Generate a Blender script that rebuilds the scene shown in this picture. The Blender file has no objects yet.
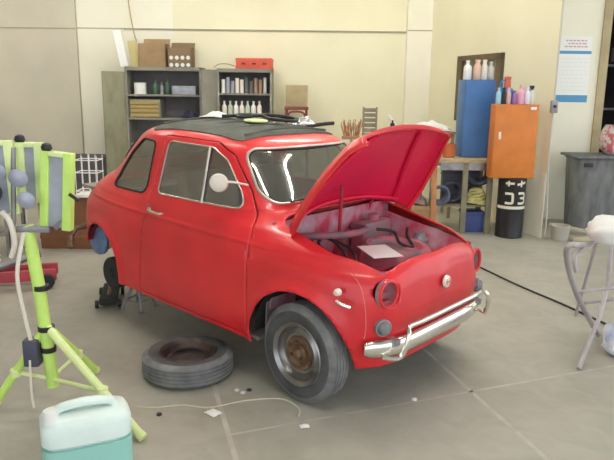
import bpy, bmesh, math, random
import numpy as np
from mathutils import Vector, Matrix
random.seed(7)
sc = bpy.context.scene
COL = sc.collection
PI = math.pi

# ------------------------------------------------------------------ camera numbers / room frame
FPX = 645.0; CAM = Vector((2.07, -2.91, 1.58)); YAW, PITCH, ROLL = 2.29, .214, .0122
FW2 = Vector((math.cos(YAW), math.sin(YAW))); RT2 = Vector((math.sin(YAW), -math.cos(YAW)))
RZ = YAW - PI/2
def G(s, d, z=0.0):                     # the workshop's own axes: s along the back wall, d away from the entrance
    p = Vector((CAM.x, CAM.y)) + RT2*s + FW2*d
    return Vector((p.x, p.y, z))

# ------------------------------------------------------------------ materials
MATS = {}
def mat(name, col, rough=.5, metal=0., noise=0., nscale=6., bump=0., bscale=60., coat=0., col2=None, spec=.5, trans=0., ior=1.45, alpha=1., detail=6., stretch=None, thr=None):
    if name in MATS: return MATS[name]
    m = bpy.data.materials.new(name); m.use_nodes = True
    nt = m.node_tree; b = nt.nodes['Principled BSDF']
    b.inputs['Base Color'].default_value = (*col, 1); b.inputs['Roughness'].default_value = rough
    b.inputs['Metallic'].default_value = metal; b.inputs['Specular IOR Level'].default_value = spec
    b.inputs['IOR'].default_value = ior; b.inputs['Alpha'].default_value = alpha
    b.inputs['Coat Weight'].default_value = coat; b.inputs['Coat Roughness'].default_value = .12
    b.inputs['Transmission Weight'].default_value = trans
    tc = nt.nodes.new('ShaderNodeTexCoord'); vec = tc.outputs['Object']
    if stretch:
        mp = nt.nodes.new('ShaderNodeMapping'); mp.inputs['Scale'].default_value = stretch
        nt.links.new(vec, mp.inputs['Vector']); vec = mp.outputs['Vector']
    if noise or col2:
        n = nt.nodes.new('ShaderNodeTexNoise'); n.inputs['Scale'].default_value = nscale; n.inputs['Detail'].default_value = detail
        nt.links.new(vec, n.inputs['Vector'])
        r = nt.nodes.new('ShaderNodeValToRGB')
        lo, hi = thr if thr else (.3, .7)
        r.color_ramp.elements[0].position = lo; r.color_ramp.elements[1].position = hi
        c2 = col2 if col2 else tuple(min(1, c*(1+noise)) for c in col)
        c1 = col if col2 else tuple(c*(1-noise) for c in col)
        r.color_ramp.elements[0].color = (*c1, 1); r.color_ramp.elements[1].color = (*c2, 1)
        nt.links.new(n.outputs['Fac'], r.inputs['Fac']); nt.links.new(r.outputs['Color'], b.inputs['Base Color'])
    if bump:
        n2 = nt.nodes.new('ShaderNodeTexNoise'); n2.inputs['Scale'].default_value = bscale
        nt.links.new(vec, n2.inputs['Vector'])
        bp = nt.nodes.new('ShaderNodeBump'); bp.inputs['Strength'].default_value = bump; bp.inputs['Distance'].default_value = .01
        nt.links.new(n2.outputs['Fac'], bp.inputs['Height']); nt.links.new(bp.outputs['Normal'], b.inputs['Normal'])
    MATS[name] = m
    return m
def emis(name, col, st):
    m = bpy.data.materials.new(name); m.use_nodes = True
    b = m.node_tree.nodes['Principled BSDF']; b.inputs['Base Color'].default_value = (*col, 1)
    b.inputs['Emission Color'].default_value = (*col, 1); b.inputs['Emission Strength'].default_value = st
    return m
RED = mat('red_paint', (.70, .022, .032), .36, coat=.35, noise=.12, nscale=3, spec=.5)
REDIN = mat('red_primer_inside', (.42, .03, .055), .5, noise=.2, nscale=8)
REDLID = mat('lid_underside_paint', (.78, .014, .075), .45, noise=.10, nscale=4)
BAY = mat('overspray_bay', (.52, .04, .09), .6, col2=(.50, .33, .39), nscale=9, thr=(.36, .66))
CHROME = mat('chrome', (.86, .84, .78), .14, 1., noise=.06, nscale=20)
DULLCHROME = mat('dull_trim', (.62, .58, .52), .35, .8, noise=.15, nscale=8)
RUBBER = mat('tyre_rubber', (.032, .032, .035), .75, noise=.25, nscale=12, bump=.15, bscale=90)
RUBBERG = mat('dusty_tyre_rubber', (.085, .085, .09), .85, noise=.3, nscale=9, bump=.2, bscale=80)
TREAD = mat('worn_tread_rubber', (.19, .19, .195), .9, noise=.25, nscale=14, bump=.2)
STEEL = mat('dark_steel', (.30, .29, .29), .33, .9, noise=.3, nscale=10)
RUST = mat('rusty_steel', (.10, .045, .022), .6, .4, col2=(.26, .17, .11), nscale=18)
BLACK = mat('black_plastic', (.02, .02, .022), .5)
BLACKR = mat('black_rubber', (.03, .03, .03), .8)
DARKIN = mat('dark_interior', (.26, .23, .21), .9, noise=.3, nscale=5)
SEAT = mat('dark_vinyl', (.16, .14, .165), .5, noise=.4, nscale=6)
CANVAS = mat('roof_canvas', (.10, .105, .09), .85, noise=.3, nscale=8, bump=.3, bscale=30)
CREAM = mat('cream_plastic', (.80, .74, .66), .4)
WHITE = mat('white_paint', (.82, .82, .80), .45)
PAPER = mat('paper', (.85, .85, .84), .8)
LIME = mat('lime_paint', (.60, .86, .20), .45, noise=.08, nscale=8)
LIMEP = mat('pale_lime_paint', (.76, .88, .42), .5, noise=.1, nscale=8)
GREYP = mat('grey_plastic', (.36, .38, .45), .5, noise=.2, nscale=8)
GREYM = mat('grey_metal', (.30, .30, .31), .45, .5, noise=.2, nscale=8)
CABG = mat('cabinet_grey', (.25, .24, .20), .55, noise=.15, nscale=4)
CABIN = mat('cabinet_inside', (.17, .16, .165), .6, noise=.2, nscale=4)
OLIVE = mat('olive_door_paint', (.27, .26, .17), .6, col2=(.20, .18, .11), nscale=3.5, stretch=(2.5, 2.5, 1), thr=(.45, .7))
CARD = mat('cardboard', (.33, .22, .12), .85, noise=.15, nscale=7)
CARDL = mat('pale_cardboard', (.42, .34, .20), .85, noise=.12, nscale=7)
BROWN = mat('brown_board', (.22, .095, .045), .7, noise=.2, nscale=5)
WOOD = mat('bench_wood', (.42, .33, .2), .7, noise=.25, nscale=9, stretch=(1, 6, 6))
ORANGE = mat('orange_paint', (.62, .20, .035), .42, noise=.12, nscale=5)
BLUE = mat('blue_paint', (.06, .17, .42), .42, noise=.12, nscale=5)
BLUEB = mat('bright_blue', (.04, .20, .55), .4)
BLUED = mat('dull_blue', (.16, .24, .42), .55, noise=.2, nscale=10)
REDBOX = mat('red_crate', (.62, .10, .06), .5, noise=.12, nscale=9)
YELLOW = mat('yellow_rope', (.55, .52, .22), .8, noise=.2, nscale=20)
TEAL = mat('teal_liquid', (.36, .72, .64), .35, trans=0.15)
CANW = mat('translucent_can', (.72, .84, .80), .35, noise=.06, nscale=8)
BIN = mat('bin_plastic', (.16, .165, .17), .65, noise=.3, nscale=5, stretch=(3, 3, 1))
TUBE = mat('grey_tube', (.42, .38, .40), .45, .3, noise=.15, nscale=8)
PINK = mat('pink_label', (.75, .38, .50), .5)
GREEN = mat('dark_green', (.06, .14, .09), .5)
GLASS = bpy.data.materials.new('window_glass'); GLASS.use_nodes = True
_n = GLASS.node_tree; _n.nodes.clear()
_o = _n.nodes.new('ShaderNodeOutputMaterial'); _m = _n.nodes.new('ShaderNodeMixShader'); _t = _n.nodes.new('ShaderNodeBsdfTransparent'); _g = _n.nodes.new('ShaderNodeBsdfGlossy'); _f = _n.nodes.new('ShaderNodeLayerWeight'); _r = _n.nodes.new('ShaderNodeMapRange')
_t.inputs['Color'].default_value = (.84, .87, .82, 1); _g.inputs['Roughness'].default_value = .03; _g.inputs['Color'].default_value = (.95, .95, .92, 1); _f.inputs['Blend'].default_value = .5
_r.inputs['To Min'].default_value = .20; _r.inputs['To Max'].default_value = .75
_n.links.new(_f.outputs['Fresnel'], _r.inputs['Value']); _n.links.new(_r.outputs['Result'], _m.inputs['Fac']); _n.links.new(_t.outputs['BSDF'], _m.inputs[1]); _n.links.new(_g.outputs['BSDF'], _m.inputs[2]); _n.links.new(_m.outputs['Shader'], _o.inputs['Surface'])
AMBER = mat('grey_lens', (.20, .20, .21), .25, noise=.3, nscale=30)
FRAMEB = mat('frame_brown', (.14, .10, .055), .6, noise=.2, nscale=6)
PANE = mat('dusty_pane', (.17, .145, .12), .35, noise=.25, nscale=3)
TIN = mat('tin_can', (.55, .55, .52), .35, .5)

# ------------------------------------------------------------------ mesh helpers
def link(name, bm, m, parent=None, smooth=True, angle=None):
    me = bpy.data.meshes.new(name)
    bmesh.ops.recalc_face_normals(bm, faces=bm.faces[:])
    bm.to_mesh(me); bm.free()
    o = bpy.data.objects.new(name, me); COL.objects.link(o)
    for mm in (m if isinstance(m, (list, tuple)) else [m]): me.materials.append(mm)
    if smooth:
        me.polygons.foreach_set('use_smooth', [True]*len(me.polygons))
        if angle is not None:
            me.set_sharp_from_angle(angle=angle)
    if parent: o.parent = parent
    return o
def tag(o, label=None, cat=None, group=None, kind=None):
    if label: o['label'] = label
    if cat: o['category'] = cat
    if group: o['group'] = group
    if kind: o['kind'] = kind
    return o
def thing(name, loc, rz, label, cat, group=None):
    o = bpy.data.objects.new(name, None); COL.objects.link(o)
    o.location = loc; o.rotation_euler = (0, 0, rz); o.empty_display_size = .1
    return tag(o, label, cat, group)
def part(name, bm, m, parent, smooth=True, angle=.6, label=None):
    o = link(name, bm, m, parent, smooth, angle)
    if label: o['label'] = label
    return o
def NB(): return bmesh.new()
def box(bm, x0, x1, y0, y1, z0, z1, bev=0., M=None, mi=0):
    vs = [bm.verts.new((x, y, z)) for x in (x0, x1) for y in (y0, y1) for z in (z0, z1)]
    F = [(0,1,3,2), (4,6,7,5), (0,4,5,1), (2,3,7,6), (0,2,6,4), (1,5,7,3)]
    fs = [bm.faces.new([vs[i] for i in f]) for f in F]
    for f in fs: f.material_index = mi
    if bev > 0:
        es = list({e for f in fs for e in f.edges})
        r = bmesh.ops.bevel(bm, geom=es, offset=bev, segments=2, affect='EDGES', profile=.6)
        vs = list({v for f in r['faces'] for v in f.verts} | {v for v in vs if v.is_valid})
        for f in r['faces']: f.material_index = mi
    if M is not None: bmesh.ops.transform(bm, matrix=M, verts=[v for v in vs if v.is_valid])
    return vs
def smoothpath(pts, n=8, closed=False):
    P = [Vector(p) for p in pts]; out = []; N = len(P)
    rng = range(N if closed else N-1)
    for i in rng:
        if closed: a, b, c, d = P[i-1], P[i], P[(i+1) % N], P[(i+2) % N]
        else: a, b, c, d = P[max(i-1, 0)], P[i], P[i+1], P[min(i+2, N-1)]
        for k in range(n):
            t = k/n
            out.append(.5*((2*b)+(c-a)*t+(2*a-5*b+4*c-d)*t*t+(3*b-a-3*c+d)*t**3))
    if not closed: out.append(P[-1])
    return out
def tube(bm, pts, r, seg=10, closed=False, cap=True, mi=0, flat=1.):
    P = [Vector(p) for p in pts]; N = len(P)
    R = r if isinstance(r, (list, tuple)) else [r]*N
    rings = []; up = None
    for i in range(N):
        a = P[i-1] if (i > 0 or closed) else P[i]; b = P[(i+1) % N] if (i < N-1 or closed) else P[i]
        t = (b-a)
        if t.length < 1e-9: t = Vector((0, 0, 1))
        t.normalize()
        if up is None:
            up = Vector((0, 0, 1)) if abs(t.z) < .9 else Vector((1, 0, 0))
        up = (up - t*up.dot(t))
        if up.length < 1e-6: up = t.orthogonal()
        up.normalize(); sd = t.cross(up)
        rings.append([bm.verts.new(P[i] + up*math.cos(2*PI*k/seg)*R[i]*flat + sd*math.sin(2*PI*k/seg)*R[i]) for k in range(seg)])
    for i in range(N if closed else N-1):
        A, B = rings[i], rings[(i+1) % N]
        for k in range(seg):
            f = bm.faces.new((A[k], A[(k+1) % seg], B[(k+1) % seg], B[k])); f.material_index = mi
    if cap and not closed:
        for rg in (rings[0], rings[-1]):
            f = bm.faces.new(rg); f.material_index = mi
    return [v for rg in rings for v in rg]
def lathe(bm, prof, seg=32, M=None, mi=0, closed=False):
    rings = []; new = []
    for r, z in prof:
        if r < 1e-6:
            v = bm.verts.new((0, 0, z)); rings.append([v]); new.append(v)
        else:
            rg = [bm.verts.new((r*math.cos(2*PI*k/seg), r*math.sin(2*PI*k/seg), z)) for k in range(seg)]
            rings.append(rg); new += rg
    L = list(zip(rings, rings[1:])) + ([(rings[-1], rings[0])] if closed else [])
    for A, B in L:
        for k in range(seg):
            k2 = (k+1) % seg
            a0, a1 = (A[0], A[0]) if len(A) == 1 else (A[k], A[k2])
            b0, b1 = (B[0], B[0]) if len(B) == 1 else (B[k], B[k2])
            vs = []
            for v in (a0, a1, b1, b0):
                if v not in vs: vs.append(v)
            if len(vs) > 2:
                f = bm.faces.new(vs); f.material_index = mi
    if M is not None: bmesh.ops.transform(bm, matrix=M, verts=new)
    return new
def T(x, y, z): return Matrix.Translation((x, y, z))
def RX(a): return Matrix.Rotation(a, 4, 'X')
def RY(a): return Matrix.Rotation(a, 4, 'Y')
def RZm(a): return Matrix.Rotation(a, 4, 'Z')
def one(name, fn, m, label=None, cat=None, loc=(0,0,0), rz=0., group=None, parent=None, rot=None, smooth=True, angle=.6):
    bm = NB(); fn(bm)
    o = link(name, bm, m, parent, smooth, angle)
    o.location = loc; o.rotation_euler = rot if rot else (0, 0, rz)
    return tag(o, label, cat, group)

# ------------------------------------------------------------------ room
def struct(name, fn, m, **k):
    bm = NB(); fn(bm); o = link(name, bm, m, smooth=False); o['kind'] = 'structure'
    return o
def wallmat(name, c, c2, sc_=1.2):
    m = mat(name, c, .8, col2=c2, nscale=sc_, bump=.06, bscale=25, detail=3)
    return m
WALLY = wallmat('plaster_yellow', (.80, .76, .55), (.86, .825, .62))
WALLG = wallmat('plaster_grey', (.56, .52, .43), (.66, .61, .49))
WALLW = wallmat('plaster_white', (.82, .79, .64), (.90, .87, .76))
CEIL = mat('ceiling_paint', (.50, .49, .43), .9, noise=.05)
SEAM = mat('wall_seam', (.40, .37, .27), .9)
# floor: worn painted concrete with joints running with the slabs
fm = mat('concrete_floor', (.355, .34, .29), .42, col2=(.45, .435, .375), nscale=1.4, bump=.05, bscale=40, detail=10)
nt = fm.node_tree; bs = nt.nodes['Principled BSDF']; bs.inputs['Specular IOR Level'].default_value = .35
ramp = [n for n in nt.nodes if n.type == 'VALTORGB'][0]
nz = nt.nodes.new('ShaderNodeTexNoise'); nz.inputs['Scale'].default_value = 5.; nz.inputs['Detail'].default_value = 8; nz.inputs['Distortion'].default_value = 1.2
r2 = nt.nodes.new('ShaderNodeValToRGB'); r2.color_ramp.elements[0].position = .36; r2.color_ramp.elements[0].color = (.90, .895, .89, 1)
r2.color_ramp.elements[1].position = .6; r2.color_ramp.elements[1].color = (1, 1, 1, 1)
tcn = [n for n in nt.nodes if n.type == 'TEX_COORD'][0]
nt.links.new(tcn.outputs['Object'], nz.inputs['Vector']); nt.links.new(nz.outputs['Fac'], r2.inputs['Fac'])
mx = nt.nodes.new('ShaderNodeMix'); mx.data_type = 'RGBA'; mx.blend_type = 'MULTIPLY'; mx.inputs['Factor'].default_value = 1
nt.links.new(ramp.outputs['Color'], mx.inputs['A']); nt.links.new(r2.outputs['Color'], mx.inputs['B']); nt.links.new(mx.outputs['Result'], bs.inputs['Base Color'])
def quad(bm, a, b, c, d, mi=0):
    f = bm.faces.new([bm.verts.new(p) for p in (a, b, c, d)]); f.material_index = mi
def slab(bm, s0, s1, d0, d1, z0, z1, mi=0):
    c = [G(s0, d0), G(s1, d0), G(s1, d1), G(s0, d1)]
    lo = [bm.verts.new((p.x, p.y, z0)) for p in c]; hi = [bm.verts.new((p.x, p.y, z1)) for p in c]
    fs = [lo[::-1], hi] + [[lo[i], lo[(i+1) % 4], hi[(i+1) % 4], hi[i]] for i in range(4)]
    for f in fs: bm.faces.new(f).material_index = mi
struct('floor', lambda bm: slab(bm, -7, 7, -4, 12, -.12, 0), fm)
CH = 4.3
struct('ceiling', lambda bm: slab(bm, -7, 7, -4, 12, CH, CH+.12), CEIL)
D0 = 9.85
struct('wall_back', lambda bm: slab(bm, -7, 2.2, D0, D0+.15, 0, CH), WALLY)
struct('wall_left', lambda bm: slab(bm, -7.15, -7, -4, D0, 0, CH), WALLG)
struct('trim_1', lambda bm: (slab(bm, -7, -3.40, D0-.07, D0, 0, CH)), WALLG)         # left pilaster bay, set forward
struct('trim_2', lambda bm: (slab(bm, -3.40, -2.0, D0-.005, D0, 0, CH), slab(bm, -3.395, -2.72, D0-.022, D0-.004, .50, CH)), WALLW)
struct('trim_3', lambda bm: slab(bm, 1.42, 1.90, D0-.10, D0, 0, CH), WALLW)
struct('trim_4', lambda bm: (slab(bm, -7, -3.4, D0-.078, D0-.069, 2.405, 2.42), slab(bm, -3.4, 1.42, D0-.026, D0-.004, 2.415, 2.43), slab(bm, 1.42, 1.80, D0-.106, D0-.098, 2.43, 2.445)), SEAM)
# right wall: from the corner towards the viewer, then the recess with the doorway
def w2(k, off=0.): return (2.604 + .3*(7.0-k) - off*.958, k - off*.287)
def wallprism(bm, pts, z0, z1, mi=0):
    lo = [bm.verts.new(G(s, d, z0)) for s, d in pts]; hi = [bm.verts.new(G(s, d, z1)) for s, d in pts]
    n = len(pts)
    bm.faces.new(lo[::-1]).material_index = mi; bm.faces.new(hi).material_index = mi
    for i in range(n): bm.faces.new([lo[i], lo[(i+1) % n], hi[(i+1) % n], hi[i]]).material_index = mi
struct('wall_right', lambda bm: wallprism(bm, [w2(7.0), w2(D0+.1), (2.6, D0+.1), (3.02, 8.12)], 0, CH), WALLY)
struct('wall_right_white', lambda bm: wallprism(bm, [w2(7.0, .008), w2(7.62, .008), w2(7.62), w2(7.0)], 0, .72), WALLW)
DW0, DW1, DT, DD = 3.60, 4.60, 2.62, 8.12
def w3(bm):
    slab(bm, 2.9, DW0-.0, DD, DD+.15, 0, CH); slab(bm, DW1, 7, DD, DD+.15, 0, CH); slab(bm, DW0, DW1, DD, DD+.15, DT, CH)
struct('wall_recess', w3, WALLW)
def dframe(bm):
    slab(bm, DW0-.07, DW0+.03, DD-.03, DD+.16, 0, DT+.05); slab(bm, DW1-.03, DW1+.07, DD-.03, DD+.16, 0, DT+.05)
    slab(bm, DW0+.03, DW1-.03, DD-.03, DD+.16, DT-.04, DT+.05)
struct('door_1', dframe, mat('door_frame_wood', (.42, .34, .20), .6, noise=.12, nscale=5))
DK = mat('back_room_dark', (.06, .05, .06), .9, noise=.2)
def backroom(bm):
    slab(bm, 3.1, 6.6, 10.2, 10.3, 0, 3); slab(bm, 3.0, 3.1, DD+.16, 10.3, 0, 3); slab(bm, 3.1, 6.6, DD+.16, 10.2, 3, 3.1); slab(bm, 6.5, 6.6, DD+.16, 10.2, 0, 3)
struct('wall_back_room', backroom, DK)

# window high on the right wall
def onw2(u, off, z):                        # u = distance coordinate d along the wall
    s, d = w2(u, off); return G(s, d, z)
def w2box(bm, k0, k1, z0, z1, o0, o1, mi=0):
    pts = [w2(k0, o0), w2(k1, o0), w2(k1, o1), w2(k0, o1)]
    wallprism(bm, pts, z0, z1, mi)
def winf(bm):
    z0, z1 = 1.20, 2.04; a, b = 7.93, 8.93; t = .10
    w2box(bm, a, b, z1-t*.7, z1, .0, .045); w2box(bm, a, b, z0, z0+t*.7, .0, .045)
    w2box(bm, a, a+t, z0, z1, .0, .045); w2box(bm, b-t*1.2, b, z0, z1, .0, .045)
wf = struct('window_1', winf, FRAMEB)
wp = struct('window_pane', lambda bm: w2box(bm, 8.0, 8.86, 1.25, 2.0, .002, .012), PANE); wp.parent = wf

# floor slab joints: shallow strips of pale filler
JM = mat('joint_filler', (.50, .47, .41), .8, noise=.15, nscale=8)
def joint(bm, a, b, w=.012):
    a = G(*a); b = G(*b); t = (b-a).normalized(); n = Vector((-t.y, t.x, 0))*w
    quad(bm, a+n+Vector((0,0,.0015)), a-n+Vector((0,0,.0015)), b-n+Vector((0,0,.0015)), b+n+Vector((0,0,.0015)))
struct('floor_joint', lambda bm: (joint(bm, (.55, 4.5), (1.25, 1.9)), joint(bm, (-.62, 3.7), (-.15, 2.0)), joint(bm, (-.35, 2.74), (1.9, 3.60), .008)), JM)

# ------------------------------------------------------------------ the car
TH = .043
car = thing('car', (0, 0, 0), 0, 'small red two-door car with its front lid raised and chrome bumper', 'car')
car.rotation_euler = (0, TH, 0)
# body as a stack of plan outlines: z, front x, rear x, half width, front exponent, rear exponent
K = np.array([
 (.215, .330, -2.26, .600, 5.0, 3.2), (.228, .375, -2.31, .628, 5.2, 3.2), (.26, .400, -2.35, .640, 5.2, 3.2), (.34, .424, -2.39, .650, 5.3, 3.2),
 (.45, .438, -2.41, .657, 5.8, 3.2), (.56, .444, -2.42, .659, 5.5, 3.2), (.66, .436, -2.41, .655, 5.2, 3.2), (.72, .424, -2.39, .650, 4.7, 3.1),
 (.762, .406, -2.37, .643, 3.9, 3.0), (.792, .370, -2.34, .636, 3.6, 3.0), (.812, .30, -2.32, .631, 3.4, 2.9), (.833, .19, -2.29, .626, 3.3, 2.9), (.856, .06, -2.26, .618, 3.3, 2.8),
 (.880, -.08, -2.22, .606, 3.5, 2.8), (.903, -.20, -2.18, .595, 4.0, 2.8), (.922, -.275, -2.13, .586, 4.6, 2.8), (.940, -.305, -2.10, .579, 5.0, 2.8),
 (1.00, -.352, -2.03, .562, 5.0, 2.8), (1.10, -.430, -1.93, .537, 5.0, 2.8), (1.19, -.498, -1.83, .512, 4.9, 2.8), (1.235, -.540, -1.76, .492, 4.6, 2.8),
 (1.264, -.588, -1.69, .464, 4.2, 2.7), (1.284, -.650, -1.61, .425, 3.8, 2.6), (1.300, -.735, -1.51, .370, 3.4, 2.6), (1.311, -.83, -1.40, .30, 3., 2.5), (1.318, -.92, -1.30, .20, 2.6, 2.4), (1.321, -1.0, -1.22, .10, 2.4, 2.4)])
def catmull(K, t):
    n = len(K)-1; i = np.clip(np.floor(t).astype(int), 0, n-1); f = (t-i)[:, None]
    P = lambda j: K[np.clip(j, 0, n)]
    a, b, c, d = P(i-1), P(i), P(i+1), P(i+2)
    # limited tangents keep the section free of overshoot
    def tang(p, q, r):
        m = (r-p)/2; s1 = q-p; s2 = r-q
        lim = 2.5*np.minimum(np.abs(s1), np.abs(s2)); m = np.sign(m)*np.minimum(np.abs(m), lim)
        return np.where(s1*s2 <= 0, 0, m)
    m0 = tang(a, b, c); m1 = tang(b, c, d)
    return (2*f**3-3*f**2+1)*b + (f**3-2*f**2+f)*m0 + (-2*f**3+3*f**2)*c + (f**3-f**2)*m1
XC = -1.05; NQ = 64
def outline(xf, xr, w, nf, nr, nq=NQ):
    def quarter(a, n):
        th = np.linspace(0, PI/2, 900); x = a*np.cos(th)**(2/n); y = w*np.sin(th)**(2/n)
        L = np.concatenate([[0], np.cumsum(np.hypot(np.diff(x), np.diff(y)))]); u = np.linspace(0, L[-1], nq+1)
        return np.interp(u, L, x), np.interp(u, L, y)
    fx, fy = quarter(xf-XC, nf); rx, ry = quarter(XC-xr, nr)
    x = np.concatenate([XC+fx, (XC-rx)[::-1][1:]]); y = np.concatenate([fy, ry[::-1][1:]])     # half outline, +y side, front -> rear
    X = np.concatenate([x, x[-2:0:-1]]); Y = np.concatenate([y, -y[-2:0:-1]])
    return X, Y
SUB = 6
ts = np.linspace(0, len(K)-1, (len(K)-1)*SUB+1)
KR = catmull(K, ts)
GX = []; GY = []; GZ = []
for row in KR:
    X, Y = outline(*row[1:]); GX.append(X); GY.append(Y); GZ.append(np.full_like(X, row[0]))
GX, GY, GZ = map(np.array, (GX, GY, GZ))
AF, AR = (-.012, .29, .308), (-1.835, .33, .268)      # wheel arches: x, z, radius
def bulge(X, Y, Z):
    sgn = np.sign(Y); side = np.clip((np.abs(Y)-.45)/.1, 0, 1)
    out = np.zeros_like(X)
    for cx, cz, r in (AF, AR):
        rr = np.hypot(X-cx, Z-cz); out += .020*np.exp(-((rr-r)/.035)**2)*(Z > .18)
    out += .007*np.exp(-((Z-.775)/.010)**2)*np.clip((-.02-X)/.3, 0, 1)*np.clip((X+2.2)/.3, 0, 1)
    return Y + sgn*out*side
GY = bulge(GX, GY, GZ)
# a soft hollow panel across the nose between the lamps
nose = np.clip((GX-.30)/.1, 0, 1)
GX = GX + nose*(.010*np.exp(-((GZ-.65)/.085)**2)*np.exp(-((np.abs(GY)-.44)/.085)**2) + .012*np.exp(-((GY)/.10)**2)*np.exp(-((GZ-.66)/.10)**2))
NR, NC = GX.shape
def shellbm():
    bm = bmesh.new(); V = [[bm.verts.new((GX[i, j], GY[i, j], GZ[i, j])) for j in range(NC)] for i in range(NR)]
    for i in range(NR-1):
        for j in range(NC):
            j2 = (j+1) % NC; bm.faces.new((V[i][j], V[i][j2], V[i+1][j2], V[i+1][j]))
    bm.faces.new(V[-1])
    return bm
def evalf(bm, f):
    n = len(bm.verts); A = np.empty((n, 3)); bm.verts.index_update()
    for i, v in enumerate(bm.verts): A[i] = v.co
    return f(A[:, 0], A[:, 1], A[:, 2])
def keep(bm, f):
    """split the faces along f=0 and keep the side where f>0"""
    val = evalf(bm, f); val[np.abs(val) < 1e-6] = 1e-6
    vals = {v: val[i] for i, v in enumerate(bm.verts)}
    new = set()
    for e in list(bm.edges):
        a, b = e.verts; fa, fb = vals[a], vals[b]
        if fa*fb < 0:
            t = fa/(fa-fb)
            ne, nv = bmesh.utils.edge_split(e, a, t)
            vals[nv] = 0.; new.add(nv)
    done = set()
    for v in new:
        for f_ in list(v.link_faces):
            if f_ in done or not f_.is_valid: continue
            vs = [w for w in f_.verts if vals[w] == 0.]
            if len(vs) == 2 and any(vals[w] > 0 for w in f_.verts) and any(vals[w] < 0 for w in f_.verts):
                try:
                    nf, _ = bmesh.utils.face_split(f_, vs[0], vs[1]); done.add(nf); done.add(f_)
                except Exception: pass
    kill = [f_ for f_ in bm.faces if min(vals[w] for w in f_.verts) < 0 and sum(vals[w] for w in f_.verts) < 0]
    bmesh.ops.delete(bm, geom=kill, context='FACES')
    loose = [v for v in bm.verts if not v.link_faces]
    bmesh.ops.delete(bm, geom=loose, context='VERTS')
def sdpoly(px, py, poly):
    P = np.array(poly); n = len(P); d = np.full(px.shape, 1e9); s = np.ones(px.shape)
    for i in range(n):
        a = P[i]; b = P[i-1]; ex, ey = b-a; wx, wy = px-a[0], py-a[1]
        t = np.clip((wx*ex+wy*ey)/(ex*ex+ey*ey), 0, 1); bx, by = wx-ex*t, wy-ey*t
        d = np.minimum(d, bx*bx+by*by)
        c = np.stack([py >= a[1], py < b[1], ex*wy > ey*wx]); sw = c.all(0) | (~c).all(0); s = np.where(sw, -s, s)
    return s*np.sqrt(d)
def shrink(poly, r):                      # inset of a convex polygon
    P = [Vector(p) for p in poly]; n = len(P); c = sum(P, Vector((0, 0)))/n; out = []
    L = []
    for i in range(n):
        a, b = P[i], P[(i+1) % n]; t = (b-a).normalized(); nn = Vector((-t.y, t.x))
        if (c-a).dot(nn) < 0: nn = -nn
        L.append((a+nn*r, t))
    for i in range(n):
        (a, t), (b, u) = L[i-1], L[i]
        den = t.x*u.y-t.y*u.x
        k = ((b-a).x*u.y-(b-a).y*u.x)/den; p = a+t*k; out.append((p.x, p.y))
    return out
def rpoly(poly, r):
    q = shrink(poly, r)
    return lambda x, y: sdpoly(x, y, q)-r
W_DOOR = rpoly([(-1.215, .905), (-1.205, 1.218), (-.80, 1.222), (-.672, 1.165), (-.530, 1.01), (-.478, .925)], .03)
W_QUAR = rpoly([(-1.335, .885), (-1.345, 1.20), (-1.53, 1.20), (-1.655, 1.10), (-1.735, .98), (-1.752, .872)], .035)
P_DOOR = rpoly([(-1.335, .262), (-1.275, .84), (-1.255, 1.248), (-.785, 1.252), (-.64, 1.195), (-.48, 1.02), (-.40, .90), (-.362, .80), (-.342, .262)], .02)
W_SCR = rpoly([(-.495, .958), (-.45, 1.230), (.45, 1.230), (.495, .958)], .075)
W_REAR = rpoly([(-.40, 1.0), (-.34, 1.20), (.34, 1.20), (.40, 1.0)], .07)
P_OPEN = rpoly([(-.275, -.49), (.12, -.515), (.365, -.43), (.388, 0), (.365, .43), (.12, .515), (-.275, .49)], .07)
P_SUN = rpoly([(-1.50, -.43), (-.665, -.425), (-.665, .425), (-1.50, .43)], .06)
side = lambda Y: np.where(np.abs(Y) > .25, 0., 9.)
F_DW = lambda X, Y, Z: W_DOOR(X, Z)+side(Y)
F_QW = lambda X, Y, Z: W_QUAR(X, Z)+side(Y)
F_DR = lambda X, Y, Z: P_DOOR(X, Z)+side(Y)
F_SC = lambda X, Y, Z: W_SCR(Y, Z)+np.where(X > -.75, 0., 9.)
F_RW = lambda X, Y, Z: W_REAR(Y, Z)+np.where(X < -1.5, 0., 9.)
F_OP = lambda X, Y, Z: P_OPEN(X, Y)+np.where((Z > .6), 0., 9.)
F_HL = lambda X, Y, Z: np.hypot(np.abs(Y)-.440, Z-.650)-.066+np.where(X > .2, 0., 9.)
F_SU = lambda X, Y, Z: P_SUN(X, Y)+np.where(Z > 1.15, 0., 9.)
arch = lambda c: (lambda X, Y, Z: np.hypot(X-c[0], Z-c[1])-c[2]+side(Y))
zmin = lambda X, Y, Z: Z-np.interp(X, [-2.3, -2.1, -1.7, -1.60, .25, .30], [.42, .42, .27, .238, .238, .255])

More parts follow.
